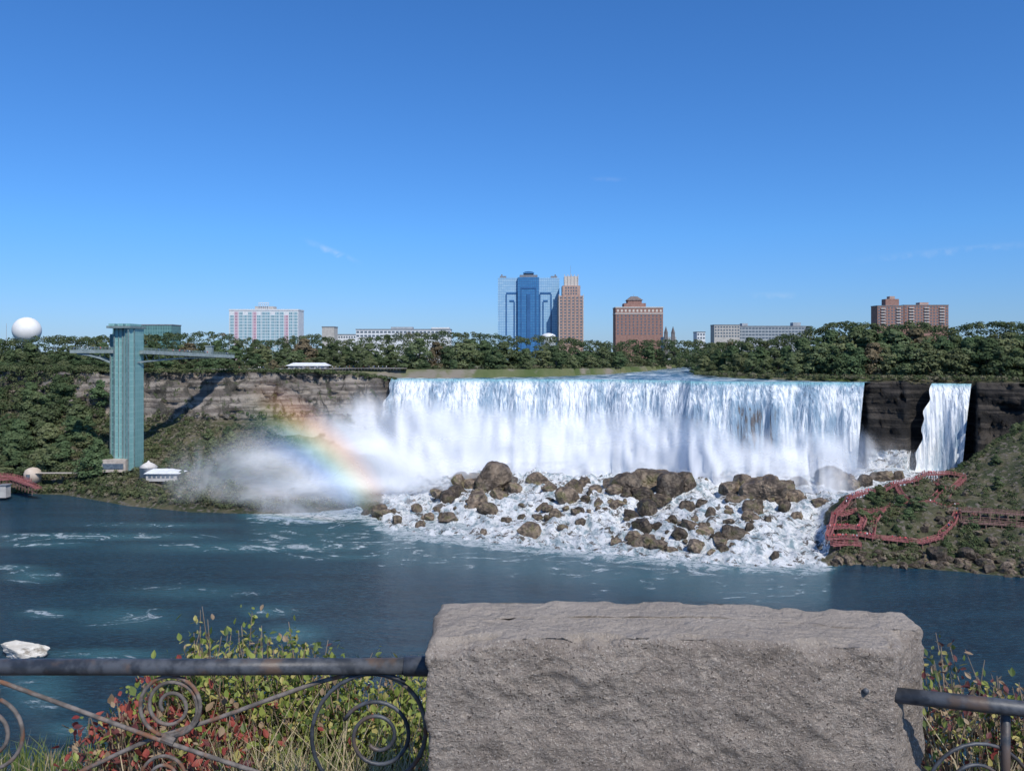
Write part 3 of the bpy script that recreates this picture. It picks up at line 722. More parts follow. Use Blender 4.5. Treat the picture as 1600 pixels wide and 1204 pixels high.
r, w, h = slab('brick_apartments', 'taller narrow half of the red brick apartment pair', 'apartment block', 1371, 1412, 478, 1000, M_RED, 7, 8, 3.6, .5)
k = 1000/F; MB().box(-6*k, 15*k, 3, 14, h+.8, h+9).build('lift_tower', M_RED, r); MB().box(1*k, 9*k, 4, 12, h+9, h+12.5).build('roof_plant', M_TAN, r)
for j in (-1, 1):
    for i in range(6): MB().box(j*12*k-3.4*k, j*12*k+3.4*k, -1.6, -.25, h-3.6*(i+1)-.1, h-3.6*(i+1)+1).build('balcony', M_CRM, r)
r, w, h = slab('brick_apartments', 'longer right half of the red brick apartment pair', 'apartment block', 1413, 1482, 477, 1010, M_RED, 7, 14, 3.6, .5)
for j in (-1, 0, 1):
    for i in range(6): MB().box(j*24*k-4*k, j*24*k+4*k, -1.6, -.25, h-3.6*(i+1)-.1, h-3.6*(i+1)+1).build('balcony', M_CRM, r)
MB().box(-8*k, 6*k, 4, 14, h+.8, h+4).build('roof_plant', M_TAN, r)
Y = 900; r = empty('church', (PX(1047, Y), Y, 62), 'dark stone church with twin pointed steeples right of the brick hotel', 'church'); hh = ZY(522, Y)-62
MB().box(-7, 7, 0, 20, 0, hh-3).build('wall', M_GRY, r)
M_DST = mat('dark stone', (.13,.12,.12), (.18,.16,.16), .6)
for x in (-4.5, 3.5):
    m = MB(); m.box(x-1.8, x+1.8, -1, 2.6, 0, hh+1); m.lathe([(2.5,hh+1),(.1,hh+9)], 4, x, .8); m.build('steeple', M_DST, r)
Yb = 640; r = empty('white_balloon', (PX(42, Yb), Yb, ZY(516, Yb)), 'large white spherical balloon rising over the trees at far left', 'balloon')
rb_ = 20.5/F*Yb; pf = [(max(.05, rb_*math.sin(a)*(1 if a < 1.9 else 1-.06*(a-1.9))), rb_*math.cos(a)*(1 if a < 1.9 else 1.04)) for a in [math.pi-math.pi*i/20 for i in range(21)]]
MB().lathe(pf, 32).build('envelope', mat('white balloon fabric', (.74,.73,.71), (.8,.79,.77), .2, .6), r, True)
MB().lathe([(1.6,-rb_*1.12),(1.8,-rb_*1.0)], 12).build('neck', M_GRY, r)
r = empty('flag_pole', (PX(10, 620), 620, 62), 'thin pole left of the white balloon', 'pole'); MB().tube([(0,0,0),(0,0,ZY(505,620)-62)], [.3,.15], 6).build('shaft', M_GRY, r)
Y = 545; r = empty('visitor_pavilion', (PX(480, Y), Y, 61.6), 'white roofed visitor pavilion on the cliff rim', 'pavilion'); k = Y/F
MB().box(-30*k, 30*k, 0, 8, 0, 3.2).build('wall', M_CON, r)
MB().add([(-34*k,-1,3.2),(34*k,-1,3.2),(34*k,9,3.2),(-34*k,9,3.2),(-24*k,4,5.3),(26*k,4,5.3)], [(0,1,5,4),(1,2,5),(2,3,4,5),(3,0,4),(3,2,1,0)]).build('roof', M_WHT, r)
windows(r, [(-24+i*8)*k for i in range(7)], [.6], 2.2, 1.9, -.02, M_WIN)
r = empty('guard_railing', (0,0,0), 'thin dark guard railing running along the cliff rim path', 'railing')
m = MB(); mp = MB(); prev = None
for px in range(330, 630, 5):
    p = prof(px)[5]; q = Vector((PX(px, p[0]+4), p[0]+4, 62.2)); mp.bar(q-Vector((0,0,.6)), q+Vector((0,0,1.2)), .14, .14)
    if prev: m.bar(prev+Vector((0,0,1.2)), q+Vector((0,0,1.2)), .12, .12); m.bar(prev+Vector((0,0,.6)), q+Vector((0,0,.6)), .08, .08)
    prev = q
m.build('rail', M_ROOF, r); tag(mp.build('post', M_ROOF, r), kind='stuff')
M_PATH = mat('pale path paving', (.34,.31,.28), (.42,.39,.35), .3, .9); pts = []
for px in range(300, 640, 8):
    y0 = prof(px)[6][0]+1; pts += [(PX(px, y0), y0, 62.9), (PX(px, y0+9), y0+9, 63.0)]
tag(grid_mesh('rim_path', pts, len(pts)//2, 2, M_PATH), kind='structure')
Y = 770; r = empty('stone_bridge', (PX(1048, Y), Y, 58), 'low stone arch bridge over the upper rapids', 'bridge'); k = Y/F; zt = ZY(562, Y)-58
M_ST = mat('grey bridge stone', (.2,.19,.17), (.28,.26,.24), .5, .9)
MB().box(-34*k, 34*k, -.3, 6.3, zt-1.6, zt).build('deck', M_ST, r)
m = MB()
for a in range(3):
    c0 = (-22+a*22)*k; hw = 9*k; n = 14
    arc = [(c0+hw*math.cos(math.pi*i/n), -1+(zt-2.4)*math.sin(math.pi*i/n)) for i in range(n+1)]
    for i in range(n):
        (x0, z0), (x1, z1) = arc[i], arc[i+1]
        m.add([(x0,0,z0),(x1,0,z1),(x1,0,zt-1.6),(x0,0,zt-1.6)], [(0,1,2,3)]); m.add([(x0,0,z0),(x1,0,z1),(x1,6,z1),(x0,6,z0)], [(0,1,2,3)])
    m.box(c0-11*k, c0-9*k, 0, 6, -2, zt-1.6); m.box(c0+9*k, c0+11*k, 0, 6, -2, zt-1.6)
m.build('arches', M_ST, r)

# ---------------------------------------------------------------- observation tower
Y = 425; k = Y/F; base_z = ZY(733, Y); r = empty('observation_tower', (PX(196, Y), Y, base_z), 'tall teal green glass observation tower with cantilevered walkway', 'observation tower')
top = ZY(513, Y)-base_z; deck = ZY(549, Y)-base_z
MB().box(-26*k, -14*k, 2, 10, 0, top-3).build('side_shaft', M_TEALD, r)
MB().box(-14*k, -1*k, -2, 10, 0, top).build('glass_shaft', M_TEAL, r)
m = MB(); m.add([(-1*k,-2,0),(12*k,-5,0),(15*k,-1,0),(15*k,10,0),(-1*k,10,0),(-1*k,-2,top),(12*k,-5,top),(15*k,-1,top),(15*k,10,top),(-1*k,10,top)], [(0,1,6,5),(1,2,7,6),(2,3,8,7),(3,4,9,8),(4,0,5,9),(5,6,7,8,9)]); m.build('lift_shaft', M_TEAL, r)
for x, y_ in ((-26,1.8),(-14,-2.3),(-1,-2.5),(12,-5.3),(15,-1.2)):
    MB().box(x*k-.28, x*k+.28, y_-.2, y_+.4, 0, top-(3 if x == -26 else 0)).build('corner_mullion', M_STL, r)
for x in (-7.5, 5.5):
    y_ = -2.25 if x < 0 else -3.8; MB().box(x*k-.2, x*k+.2, y_-.2, y_+.4, 7, top).build('mullion', M_STL, r)
MB().box(-21*k, 17*k, -6, 11, top, top+1.2).build('cap', M_STL, r)
for x0, x1 in ((-19,-10),(-5,3),(7,14)): MB().box(x0*k, x1*k, -5, 8, top+1.2, top+2.4).build('roof_plant', M_TEAL, r)
MB().box(-28*k, 10*k, -7, 10, -.5, 6).build('podium', mat('beige podium stone', (.4,.34,.29), (.5,.44,.38), .6, .85), r)
MB().box(-25*k, 7*k, -7.4, -7.05, 1.5, 4).build('podium_window', M_WIN, r)
L = Vector((-88*k, 4, deck)); S0 = Vector((-20*k, 4, deck)); S1 = Vector((15*k, 5, deck-.3)); Re = Vector((PX(360, 505)-PX(196, Y), 505-Y, ZY(557, 505)-base_z))
def arm(a, b, wid, th): m = MB(); m.bar(a, b, wid, th); m.build('walkway_deck', M_DSTL, r)
arm(L, S0, 7, 1.7); arm(S1, Re, 6, 1.9)
def railing(a, b, off, n):
    d = (b-a).normalized(); sd = d.cross(Vector((0,0,1))).normalized()*off; m = MB()
    for q in (1.1, 1.7, 2.3): m.bar(a+sd+Vector((0,0,q)), b+sd+Vector((0,0,q)), .13, .13)
    for i in range(n+1): p = a+(b-a)*i/n+sd; m.bar(p, p+Vector((0,0,2.3)), .16, .16)
    m.build('railing', M_STL, r)
for off in (-3.3, 3.3): railing(L, S0, off, 12); railing(S1, Re, off*.85, 26)
for yy_ in (1.5, 6.5):
    m = MB(); pp = [(-78*k, yy_, deck-1.1), (-60*k, yy_, deck-1.9), (-42*k, yy_, deck-3.5), (-26*k, yy_, deck-5.8)]
    for a, b in zip(pp, pp[1:]): m.bar(a, b, .4, .9)
    for q in pp[1:]: m.bar(q, (q[0], yy_, deck-.7), .3, .3)
    m.build('bracket', M_DSTL, r)
d = Re-S1
for off in (-2.3, 2.3):
    m = MB(); pp = [S1+d*q+Vector((0, off, -1.1-4.4*(1-min(1, q/.8))**1.6)) for q in (0, .1, .22, .36, .5, .64, .8)]
    for a, b in zip(pp, pp[1:]): m.bar(a, b, .35, .8)
    for a in pp[1:-1]:
        q = (a-S1).dot(d)/d.dot(d); t_ = S1+d*q+Vector((0, off, -.7)); m.bar(a, t_, .25, .25)
    m.build('bracket', M_DSTL, r)
q = S1+d*.74; m = MB(); m.box(q.x-1.9, q.x+1.9, q.y-1.5, q.y+1.5, q.z+1.0, q.z+5.6); m.box(q.x-2.3, q.x+2.3, q.y-1.9, q.y+1.9, q.z+5.6, q.z+6.1); m.build('kiosk', M_DSTL, r)
Yt = 405
r = empty('landing_building', (PX(252, Yt), Yt, ZY(744, Yt)), 'low white roofed building right of the observation tower base', 'building'); k = Yt/F
MB().box(-24*k, 24*k, 0, 9, -2.5, 1.4).build('wall', M_CON, r)
MB().add([(-27*k,-1,1.4),(29*k,-1,1.4),(29*k,10,1.4),(-27*k,10,1.4),(-18*k,4,3.4),(12*k,4,3.4)], [(0,1,5,4),(1,2,5),(2,3,4,5),(3,0,4),(3,2,1,0)]).build('roof', M_WHT, r)
windows(r, [(-18+i*7)*k for i in range(6)], [-.8], 1.5, 1.3, -.02, M_WIN)
r = empty('round_tent', (PX(232, 412), 412, ZY(739, 412)), 'pointed pale tent roof touching the observation tower base', 'tent')
MB().lathe([(4.2,-3),(4.2,3.0),(4.7,3.2),(2.6,4.8),(.7,5.8),(.2,6.6)], 20).build('canopy', mat('pale tent fabric', (.55,.52,.49), (.63,.6,.56), .4, .8), r, True)
r = empty('domed_hut', (PX(51, 425), 425, ZY(744, 425)), 'small cream domed hut on the bank at far left', 'hut')
MB().lathe([(4.2,-3),(4.2,1.8),(3.6,3.4),(2.2,4.4),(.2,4.9)], 20).build('dome_shell', mat('cream plaster', (.50,.41,.33), (.57,.48,.40), .4, .8), r, True)
MB().box(-1, 1, -4.4, -3.9, -1, 1.6).build('door', M_WIN, r)
pts = []
for px in range(55, 175, 6):
    y0 = 424+noise.noise(Vector((px*.02,0,0))); z0 = ZY(741, y0)+.8; pts += [(PX(px, y0-2), y0-2, z0), (PX(px, y0+2), y0+2, z0+.1)]
tag(grid_mesh('bank_path', pts, len(pts)//2, 2, M_PATH), kind='structure')

# ---------------------------------------------------------------- red timber walkways
M_RW = mat('red stained timber', (.25,.085,.085), (.38,.155,.15), .9, .85, rand=.12)
M_RWD = mat('weathered brown timber', (.16,.09,.08), (.23,.14,.12), .6, .85)
def walkway(label, pp, wid=1.9, mt=None, name='timber_walkway'):
    pp = [P(*q) for q in pp]; r = empty(name, pp[0], label, 'walkway'); o = pp[0]; pp = [q-o for q in pp]; mt = mt or M_RW
    d = MB(); ra = [MB(), MB()]; lg = MB()
    for a, b in zip(pp, pp[1:]):
        L_ = (b-a).length; ns_ = max(1, int(L_/1.1)); steep = abs(b.z-a.z)/L_ > .12
        if steep:   # a flight of steps
            for i in range(ns_):
                c0 = a.lerp(b, i/ns_); c1 = a.lerp(b, (i+1)/ns_); z_ = max(c0.z, c1.z); d.bar((c0.x,c0.y,z_), (c1.x,c1.y,z_), wid, .2)
        else: d.bar(a, b, wid, .3)
        n = max(1, int(L_/1.7)); sd = (b-a).cross(Vector((0,0,1))).normalized()*wid/2
        for s_, m in ((-1, ra[0]), (1, ra[1])):
            for q in (.6, 1.2): m.bar(a+sd*s_+Vector((0,0,q)), b+sd*s_+Vector((0,0,q)), .11, .15)
            for i in range(n+1): c = a+(b-a)*i/n+sd*s_; m.bar(c-Vector((0,0,.2)), c+Vector((0,0,1.35)), .18, .18)
        for i in range(n//2+1):
            c = a+(b-a)*i/(n//2+1); br = Vector((0,0,3.8))
            lg.bar(c-sd*.8, c-sd*.8-br, .26, .26); lg.bar(c+sd*.8, c+sd*.8-br, .26, .26); lg.bar(c-sd*.8-br*.1, c+sd*.8-br*.8, .14, .14)
        lg.bar(a+sd*.8-Vector((0,0,1.8)), b+sd*.8-Vector((0,0,1.8)), .16, .18)
    d.build('deck', mt, r); ra[0].build('railing', mt, r); ra[1].build('railing', mt, r)
    tag(lg.build('support_post', M_RWD, r), kind='stuff'); return r
WK = [('red stairway climbing along the top of the low mound', [(1303,808,307),(1322,788,316),(1328,778,318),(1350,770,326),(1382,766,332),(1400,756,337),(1432,750,344),(1448,739,350)]),
 ('upper red walkway rising to the right under the dark cliff', [(1448,742,350),(1480,740,354),(1506,744,356)]),
 ('red stairs dropping steeply from the upper walkway', [(1506,748,352),(1488,766,342),(1478,784,330)]),
 ('middle red walkway crossing the mound', [(1380,794,318),(1420,788,320),(1455,786,324),(1478,794,322),(1500,791,322)]),
 ('red zigzag stairs down to the shore path', [(1497,798,315),(1488,820,303),(1470,836,296)]),
 ('lower red walkway along the shore side of the mound', [(1470,840,294),(1440,848,291),(1400,844,292),(1362,840,292),(1340,836,293)]),
 ('lowest red platform walkway at the foot of the rapids', [(1340,842,288),(1318,840,289),(1292,842,288)]),
 ('short red walkway above the lowest platform', [(1345,826,297),(1320,824,298),(1294,826,297)]),
 ('red ramp joining the platforms at the left tip of the mound', [(1294,838,291),(1301,820,300),(1304,804,308)]),
 ('red stairs cutting down from the mound top to the middle walkway', [(1400,758,336),(1408,774,328),(1420,787,321)]),
 ('red stairs from the middle walkway to the lower shore walkway', [(1380,796,316),(1366,816,304),(1362,838,293)]),
 ('short stub of red stairs left of the middle walkway', [(1340,800,309),(1350,814,302),(1345,825,297)]),
 ('red lookout deck at the top of the steep stairs', [(1462,754,346),(1474,764,340),(1455,784,326)]),
 ('red side stair beside the long brown walkway', [(1500,792,320),(1512,798,317),(1524,806,313)]),
 ('red walkway along the front edge between the two platforms', [(1345,852,286),(1322,850,287),(1300,852,286)]),
 ('red bridge walkway crossing halfway down the mound', [(1312,806,308),(1340,799,311),(1362,800,312),(1380,796,315)])]
for l, p in WK: walkway(l, p)
walkway('long brown timber walkway at the right edge of the hillside', [(1500,798,309),(1545,800,307),(1600,804,305),(1680,808,303)], 3, M_RWD)
walkway('lower brown timber walkway at the right edge of the hillside', [(1502,816,302),(1550,818,301),(1600,822,300),(1680,826,298)], 3, M_RWD)
walkway('pink red boat landing ramp at far left', [(-30,752,408),(20,748,415),(48,758,405),(60,764,402)], 3)
walkway('upper pink red boat landing walkway at far left', [(-30,742,416),(15,744,418),(45,752,412)], 3)
r = empty('landing_kiosk', P(4, 768, 400), 'small pale kiosk at the water by the pink landing ramp', 'kiosk'); MB().box(-2, 1.6, 0, 4, -3, 3).build('wall', M_CON, r); MB().box(-2.4, 2, -.4, 4.4, 3, 3.4).build('roof', M_ROOF, r)

# ---------------------------------------------------------------- people
def person_mesh(top_mat, name):
    me = bpy.data.meshes.new('tmp')
    V = [(0,0,.95),(0,0,1.2),(0,0,1.45),(0,0,1.56),(0,0,1.70),(-.1,0,.88),(-.12,-.05,.48),(-.13,0,.06),(-.13,-.13,.04),(.1,0,.88),(.12,.06,.48),(.13,.12,.06),(.13,0,.04),(-.2,0,1.42),(-.26,-.03,1.15),(-.24,-.2,.98),(.2,0,1.42),(.26,.02,1.15),(.25,-.12,.93)]
    E = [(0,1),(1,2),(2,3),(3,4),(0,5),(5,6),(6,7),(7,8),(0,9),(9,10),(10,11),(11,12),(2,13),(13,14),(14,15),(2,16),(16,17),(17,18)]
    me.from_pydata(V, E, []); o = link('tmp', me); o.modifiers.new('s', 'SKIN')
    rad = [.19,.18,.17,.07,.12,.12,.08,.055,.05,.12,.08,.055,.05,.10,.08,.05,.10,.08,.05]
    for sv_, q in zip(me.skin_vertices[0].data, rad): sv_.radius = (q, q*.85)
    me.skin_vertices[0].data[0].use_root = True
    o.modifiers.new('ss', 'SUBSURF').levels = 1
    dg = bpy.context.evaluated_depsgraph_get(); m2 = bpy.data.meshes.new_from_object(o.evaluated_get(dg)); bpy.data.objects.remove(o)
    m2.name = name; m2.materials.clear()
    for m in (top_mat, M_TRS, M_SKIN, M_HAIR): m2.materials.append(m)
    for p in m2.polygons:
        z = p.center.z; p.material_index = 3 if z > 1.72 else 2 if z > 1.5 else 0 if z > .8 else 1
        p.use_smooth = True
    return m2
M_TRS = mat('dark trousers', (.03,.035,.05)); M_SKIN = mat('skin', (.42,.26,.19)); M_HAIR = mat('dark hair', (.03,.02,.015))
PM = [person_mesh(mat('red poncho', (.65,.08,.10)), 'person'), person_mesh(mat('white shirt', (.7,.7,.7)), 'person'), person_mesh(mat('blue shirt', (.08,.16,.35)), 'person'), person_mesh(mat('dark coat', (.04,.04,.045)), 'person')]
PC = ['red poncho','white shirt','blue shirt','dark coat']
def person(pos, k, where):
    o = link('person', PM[k]); o.location = pos; o.rotation_euler = (0,0,R.uniform(0,6.28)); tag(o, 'person in %s standing %s' % (PC[k], where), 'person', 'people in %s %s' % (PC[k], where))
def along(pp, n, ks, where):
    for i in range(n):
        q = R.uniform(0, len(pp)-1.01); j = int(q); a = P(*pp[j]); b = P(*pp[j+1]); c = a.lerp(b, q-j)
        person(c+Vector((R.uniform(-.4,.4), R.uniform(-.4,.4), .15)), R.choice(ks), where)
along(WK[0][1], 18, [0,0,1,2], 'on the stairway along the mound'); along(WK[5][1], 12, [0,0,2,1], 'on the lower red walkway'); along(WK[6][1], 15, [0,0,0,1], 'on the lowest red platform')
along(WK[7][1], 10, [0,0,1], 'on the short red walkway above the platform'); along(WK[1][1], 8, [0,3,1], 'on the upper red walkway'); along(WK[4][1], 7, [0,2,1], 'on the zigzag stairs'); along(WK[3][1], 10, [0,0,1], 'on the middle red walkway')
for i in range(44):
    px = R.uniform(350, 620); y0 = prof(px)[6][0]+R.uniform(1, 7); person((PX(px, y0), y0, 62.98), R.choice([1,2,3,3,0]), 'on the cliff rim path')
TO = Vector((PX(196, 425), 425, base_z))
for i in range(22):
    q = R.random(); a, b = (L, S0) if R.random() < .45 else (S1, Re); p = a.lerp(b, q)+TO+Vector((0, R.uniform(-2,2), .92)); person(p, R.choice([1,2,3,0]), 'on the observation tower walkway')

# ================================================================ FOREGROUND (eye at z=75)
E = 75.0
M_FG = mat('foreground soil', (.06,.05,.03), (.11,.09,.05), 6, .95, .6, .02)
pts = []; xs = np.linspace(-6, 6, 61); ys = [-4,-1,0.5,1,1.5,2,2.4,2.7,2.85,3.0,3.3,4,6,10,16,26]; zs = [-1.55,-1.55,-1.55,-1.54,-1.52,-1.51,-1.5,-1.5,-1.52,-1.62,-2.1,-4,-11,-24,-48,-77]
for x in xs:
    for y, z in zip(ys, zs): pts.append((x*(1 if y < 5 else 1+(y-5)*1.0), y, E+z+fbm(x*1.3, y*1.3)*.03))
tag(grid_mesh('near_bank_ground', pts, 61, len(ys), M_FG), kind='structure')

t = NT('rough grey granite'); v = t.coord()
a = t.noise(v, 5, 6); b = t.noise(v, 75, 8, 0, .72); c = t.noise(v, 220, 4)
col = t.mix(t.rng(a, .36, .66), (.33,.28,.24), (.47,.405,.35)); col = t.mix(t.rng(b, .40, .60), t.mix(.38, col, (.17,.135,.11)), col)
col = t.mix(t.rng(c, .56, .68), col, (.64,.57,.50)); col = t.mix(t.rng(t.noise(v, 150, 5), .59, .67), col, (.13,.105,.09))
at = t.attr('top_lit'); col = t.mix(t.math('MULTIPLY', at, .45), col, (.62,.54,.46))  # paler upper face: sunlight on the pier top painted into the stone colour
hgt = t.math('ADD', t.math('MULTIPLY', t.noise(t.coord((.9,1,1.1)), 20, 9, .1, .68), 1.0), t.math('MULTIPLY', b, .38))
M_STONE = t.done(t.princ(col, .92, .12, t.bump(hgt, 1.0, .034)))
def pier():
    x0 = -.171; x1 = .775; yf = 1.62; yb = 1.885; outline = []
    def seg(a, b, n):
        for i in range(n): outline.append((a[0]+(b[0]-a[0])*i/n, a[1]+(b[1]-a[1])*i/n))
    seg((x0,yf),(x1,yf),150); seg((x1,yf),(.915,1.79),28); seg((.915,1.79),(.925,yb),12); seg((.925,yb),(x0,yb),80); seg((x0,yb),(x0,yf),36)
    n = len(outline); cy_ = 1.76; top = -.590; rad = .018; rows = []; W = []
    for i in range(120): rows.append((-1.6+i*(1.6+top-rad)/119, 0.0))
    for i in range(1, 7): an = math.pi/2*i/6; rows.append((top-rad+rad*math.sin(an), rad*(1-math.cos(an))))
    for i in range(1, 32): rows.append((top, rad+(.13-rad)*i/31))
    out = []
    for z, ins in rows:
        for (x, y) in outline:
            dx = max(min(x, .925-.13), x0+.13); q = (x-dx, y-cy_)
            sx = x-(math.copysign(min(ins, abs(q[0])), q[0]) if q[0] else 0); sy = y-(math.copysign(min(ins, abs(q[1])), q[1]))
            tilt = -.030*smooth(.35, .95, sx)*smooth(-1.0, top, z)+.006*smooth(-.17, .1, sx)
            p = Vector((sx, sy, z))
            nn = Vector((0 if abs(q[0]) < 1e-6 else math.copysign(1, q[0])*.8, math.copysign(1, q[1]) if abs(y-cy_) > .05 else 0, 0))
            if ins > rad*.6: nn = Vector((0,0,1))
            amp = .011*fbm(p.x*3.5, p.y*4, p.z*5, 5)+.009*fbm(p.x*14, p.y*14, p.z*17, 4)+.004*fbm(p.x*60, p.y*60, p.z*60, 2)
            if nn.z > .5: amp *= .4
            if nn.length: p += nn.normalized()*amp
            cn = noise.noise(Vector((p.x*8, p.y*9, 4)))+.4*noise.noise(Vector((p.x*25, p.y*9, 8)))
            ch = max(0, cn-.05)*bell(z, top, .022)
            out.append((p.x, p.y+(.03*ch if y < cy_ else 0), E+p.z+tilt-.035*ch*(1 if ins < .03 else 0)))
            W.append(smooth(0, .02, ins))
    me = bpy.data.meshes.new('stone_pier'); m = len(rows)
    fs = [(i*n+j, i*n+(j+1)%n, (i+1)*n+(j+1)%n, (i+1)*n+j) for i in range(m-1) for j in range(n)]
    fs.append(tuple((m-1)*n+j for j in range(n)))
    me.from_pydata(out, [], fs); me.materials.append(M_STONE); me.polygons.foreach_set('use_smooth', [True]*len(fs))
    at = me.attributes.new('top_lit', 'FLOAT', 'POINT'); at.data.foreach_set('value', W); me.update()
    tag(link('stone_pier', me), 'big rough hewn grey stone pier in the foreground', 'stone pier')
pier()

M_IR = mat('weathered dark iron', (.028,.033,.042), (.075,.082,.096), 30, .5, .5, .002, spec=.5, c3=(.10,.07,.055), s3=14)
M_IR2 = mat('grey rusted iron scroll', (.10,.088,.08), (.20,.175,.16), 40, .8, .8, .002, spec=.25, c3=(.18,.085,.05), s3=22)
YI = 1.76
def Q(px, py, dy=0): return P(px, py, YI)+Vector((0,dy,0))
def spiral(m, cx_, cy_, r0, r1, a0, turns, rad=.0038, dy=0):
    n = int(26*abs(turns))+2; m.tube([Q(cx_+(r0+(r1-r0)*i/n)*math.cos(a0+2*math.pi*turns*i/n), cy_+(r0+(r1-r0)*i/n)*math.sin(a0+2*math.pi*turns*i/n), dy) for i in range(n+1)], rad, 8)
def curve(m, pp, rad=.0042, dy=0):
    out = []; n = len(pp)
    for i in range(n-1):
        p0 = pp[max(0,i-1)]; p1 = pp[i]; p2 = pp[i+1]; p3 = pp[min(n-1,i+2)]
        for k in range(8):
            t_ = k/8; out.append([.5*((2*p1[q])+(-p0[q]+p2[q])*t_+(2*p0[q]-5*p1[q]+4*p2[q]-p3[q])*t_**2+(-p0[q]+3*p1[q]-3*p2[q]+p3[q])*t_**3) for q in (0,1)])
    out.append(pp[-1]); m.tube([Q(x, y, dy) for x, y in out], rad, 8)
r = empty('iron_railing', (0,0,0), 'dark iron railing with scrollwork left of the stone pier', 'railing')
MB().tube([P(-260,1041,YI), P(300,1041.5,YI), P(640,1040,YI)], .0178, 18).build('top_rail', M_IR, r, True)
MB().tube([P(632,1040,YI), P(690,1040,YI)], .0215, 18).build('rail_collar', M_IR, r, True)
m = MB(); curve(m, [(-200,985),(-60,1042),(0,1064),(120,1108),(235,1150),(330,1182),(430,1215),(560,1260)], .0050); m.build('diagonal_bar', M_IR2, r, True)
m = MB(); curve(m, [(60,1240),(150,1196),(235,1158),(330,1128),(430,1092),(500,1068),(560,1056),(610,1062),(648,1092),(664,1140),(652,1190),(610,1225),(560,1222)], .0050, .014); m.build('scroll_bar', M_IR2, r, True)
m = MB(); spiral(m, 266, 1103, 47, 47, 1.9, .92, .0045); spiral(m, 266, 1103, 47, 14, 1.9, -1.9, .0042, dy=.002); m.build('scroll', M_IR2, r, True)
m = MB(); spiral(m, 585, 1150, 98, 98, 2.4, .45, .0045); spiral(m, 590, 1150, 58, 18, 3.6, 1.8, .0045); m.build('scroll', M_IR, r, True)
m = MB(); spiral(m, 258, 1215, 38, 12, 3.3, 1.8); m.build('scroll', M_IR2, r, True)
m = MB(); spiral(m, -22, 1150, 62, 20, -1.2, 1.8, .0045); m.build('scroll', M_IR2, r, True)
m = MB(); m.tube([Q(254,1151), Q(273,1158)], .011, 10); m.build('collar', M_IR2, r)
m = MB(); curve(m, [(-200,1262),(0,1222),(120,1245)], .005); m.build('scroll_bar', M_IR2, r, True)
r = empty('iron_railing', (0,0,0), 'dark iron railing with post right of the stone pier', 'railing')
YI = 1.63
MB().tube([P(1385,1083.6,1.645), P(1600,1107,1.61), P(1850,1134,1.59)], .0157, 18).build('top_rail', M_IR, r, True)
MB().tube([P(1571,1108,1.625), P(1571,1300,1.625)], .009, 10).build('post', M_IR, r, True)
m = MB(); spiral(m, 1530, 1245, 84, 84, 2.9, .45, .0038); spiral(m, 1528, 1236, 46, 20, 3.3, 1.4, .0038); m.build('scroll', M_IR, r, True)
tag(MB().tube([P(1353,1079,1.64), P(1353,1079,1.612)], .0062, 10).build('iron_bolt', M_IR, None, True), 'short dark iron bolt set in the front of the stone pier', 'bolt')

# leaves
LT = np.array([(0,-1,0),(.42,-.45,.12),(.46,.1,.14),(.22,.62,.08),(0,1,0),(-.22,.62,.08),(-.46,.1,.14),(-.42,-.45,.12),(0,-.1,-.04)])
LFc = [(0,1,8),(1,2,8),(2,3,8),(3,4,8),(4,5,8),(5,6,8),(6,7,8),(7,0,8)]
def leaves(name, centers, size, mats, midx, parent):
    vs = []; fs = []
    for c, s in zip(centers, size):
        M = (Matrix.Rotation(R.uniform(0, 6.28), 3, 'Z') @ Matrix.Rotation(R.gauss(.75, .5), 3, 'X') @ Matrix.Rotation(R.uniform(-.7,.7), 3, 'Y'))
        n = len(vs); ar = (LT*np.array([1.25,1,1])) @ np.array(M).T*s + np.array(c); vs += ar.tolist(); fs += [tuple(i+n for i in f) for f in LFc]
    me = bpy.data.meshes.new(name); me.from_pydata(vs, [], fs)
    for m in mats: me.materials.append(m)
    me.polygons.foreach_set('material_index', np.repeat(np.array(midx, dtype=np.int32), 8)); me.update(); return link(name, me, parent)
ML = [mat('bright green leaf', (.20,.26,.05), (.34,.38,.09), 9, .5, leafy=.4, spec=.4), mat('deep green leaf', (.08,.125,.03), (.14,.19,.05), 9, .5, leafy=.35, spec=.4),
      mat('yellowing leaf', (.40,.37,.11), (.52,.45,.17), 9, .55, leafy=.4), mat('crimson leaf', (.28,.05,.045), (.42,.11,.08), 9, .5, leafy=.4), mat('dark maroon leaf', (.13,.04,.045), (.20,.075,.065), 9, .55, leafy=.35), mat('dry brown leaf', (.26,.18,.11), (.36,.27,.18), 9, .8, leafy=.25)]
M_STEM = mat('brown twig', (.18,.125,.08), (.28,.21,.15), 20, .85); M_DRY = mat('dry straw', (.46,.37,.24), (.56,.47,.31), 10, .85, leafy=.25)
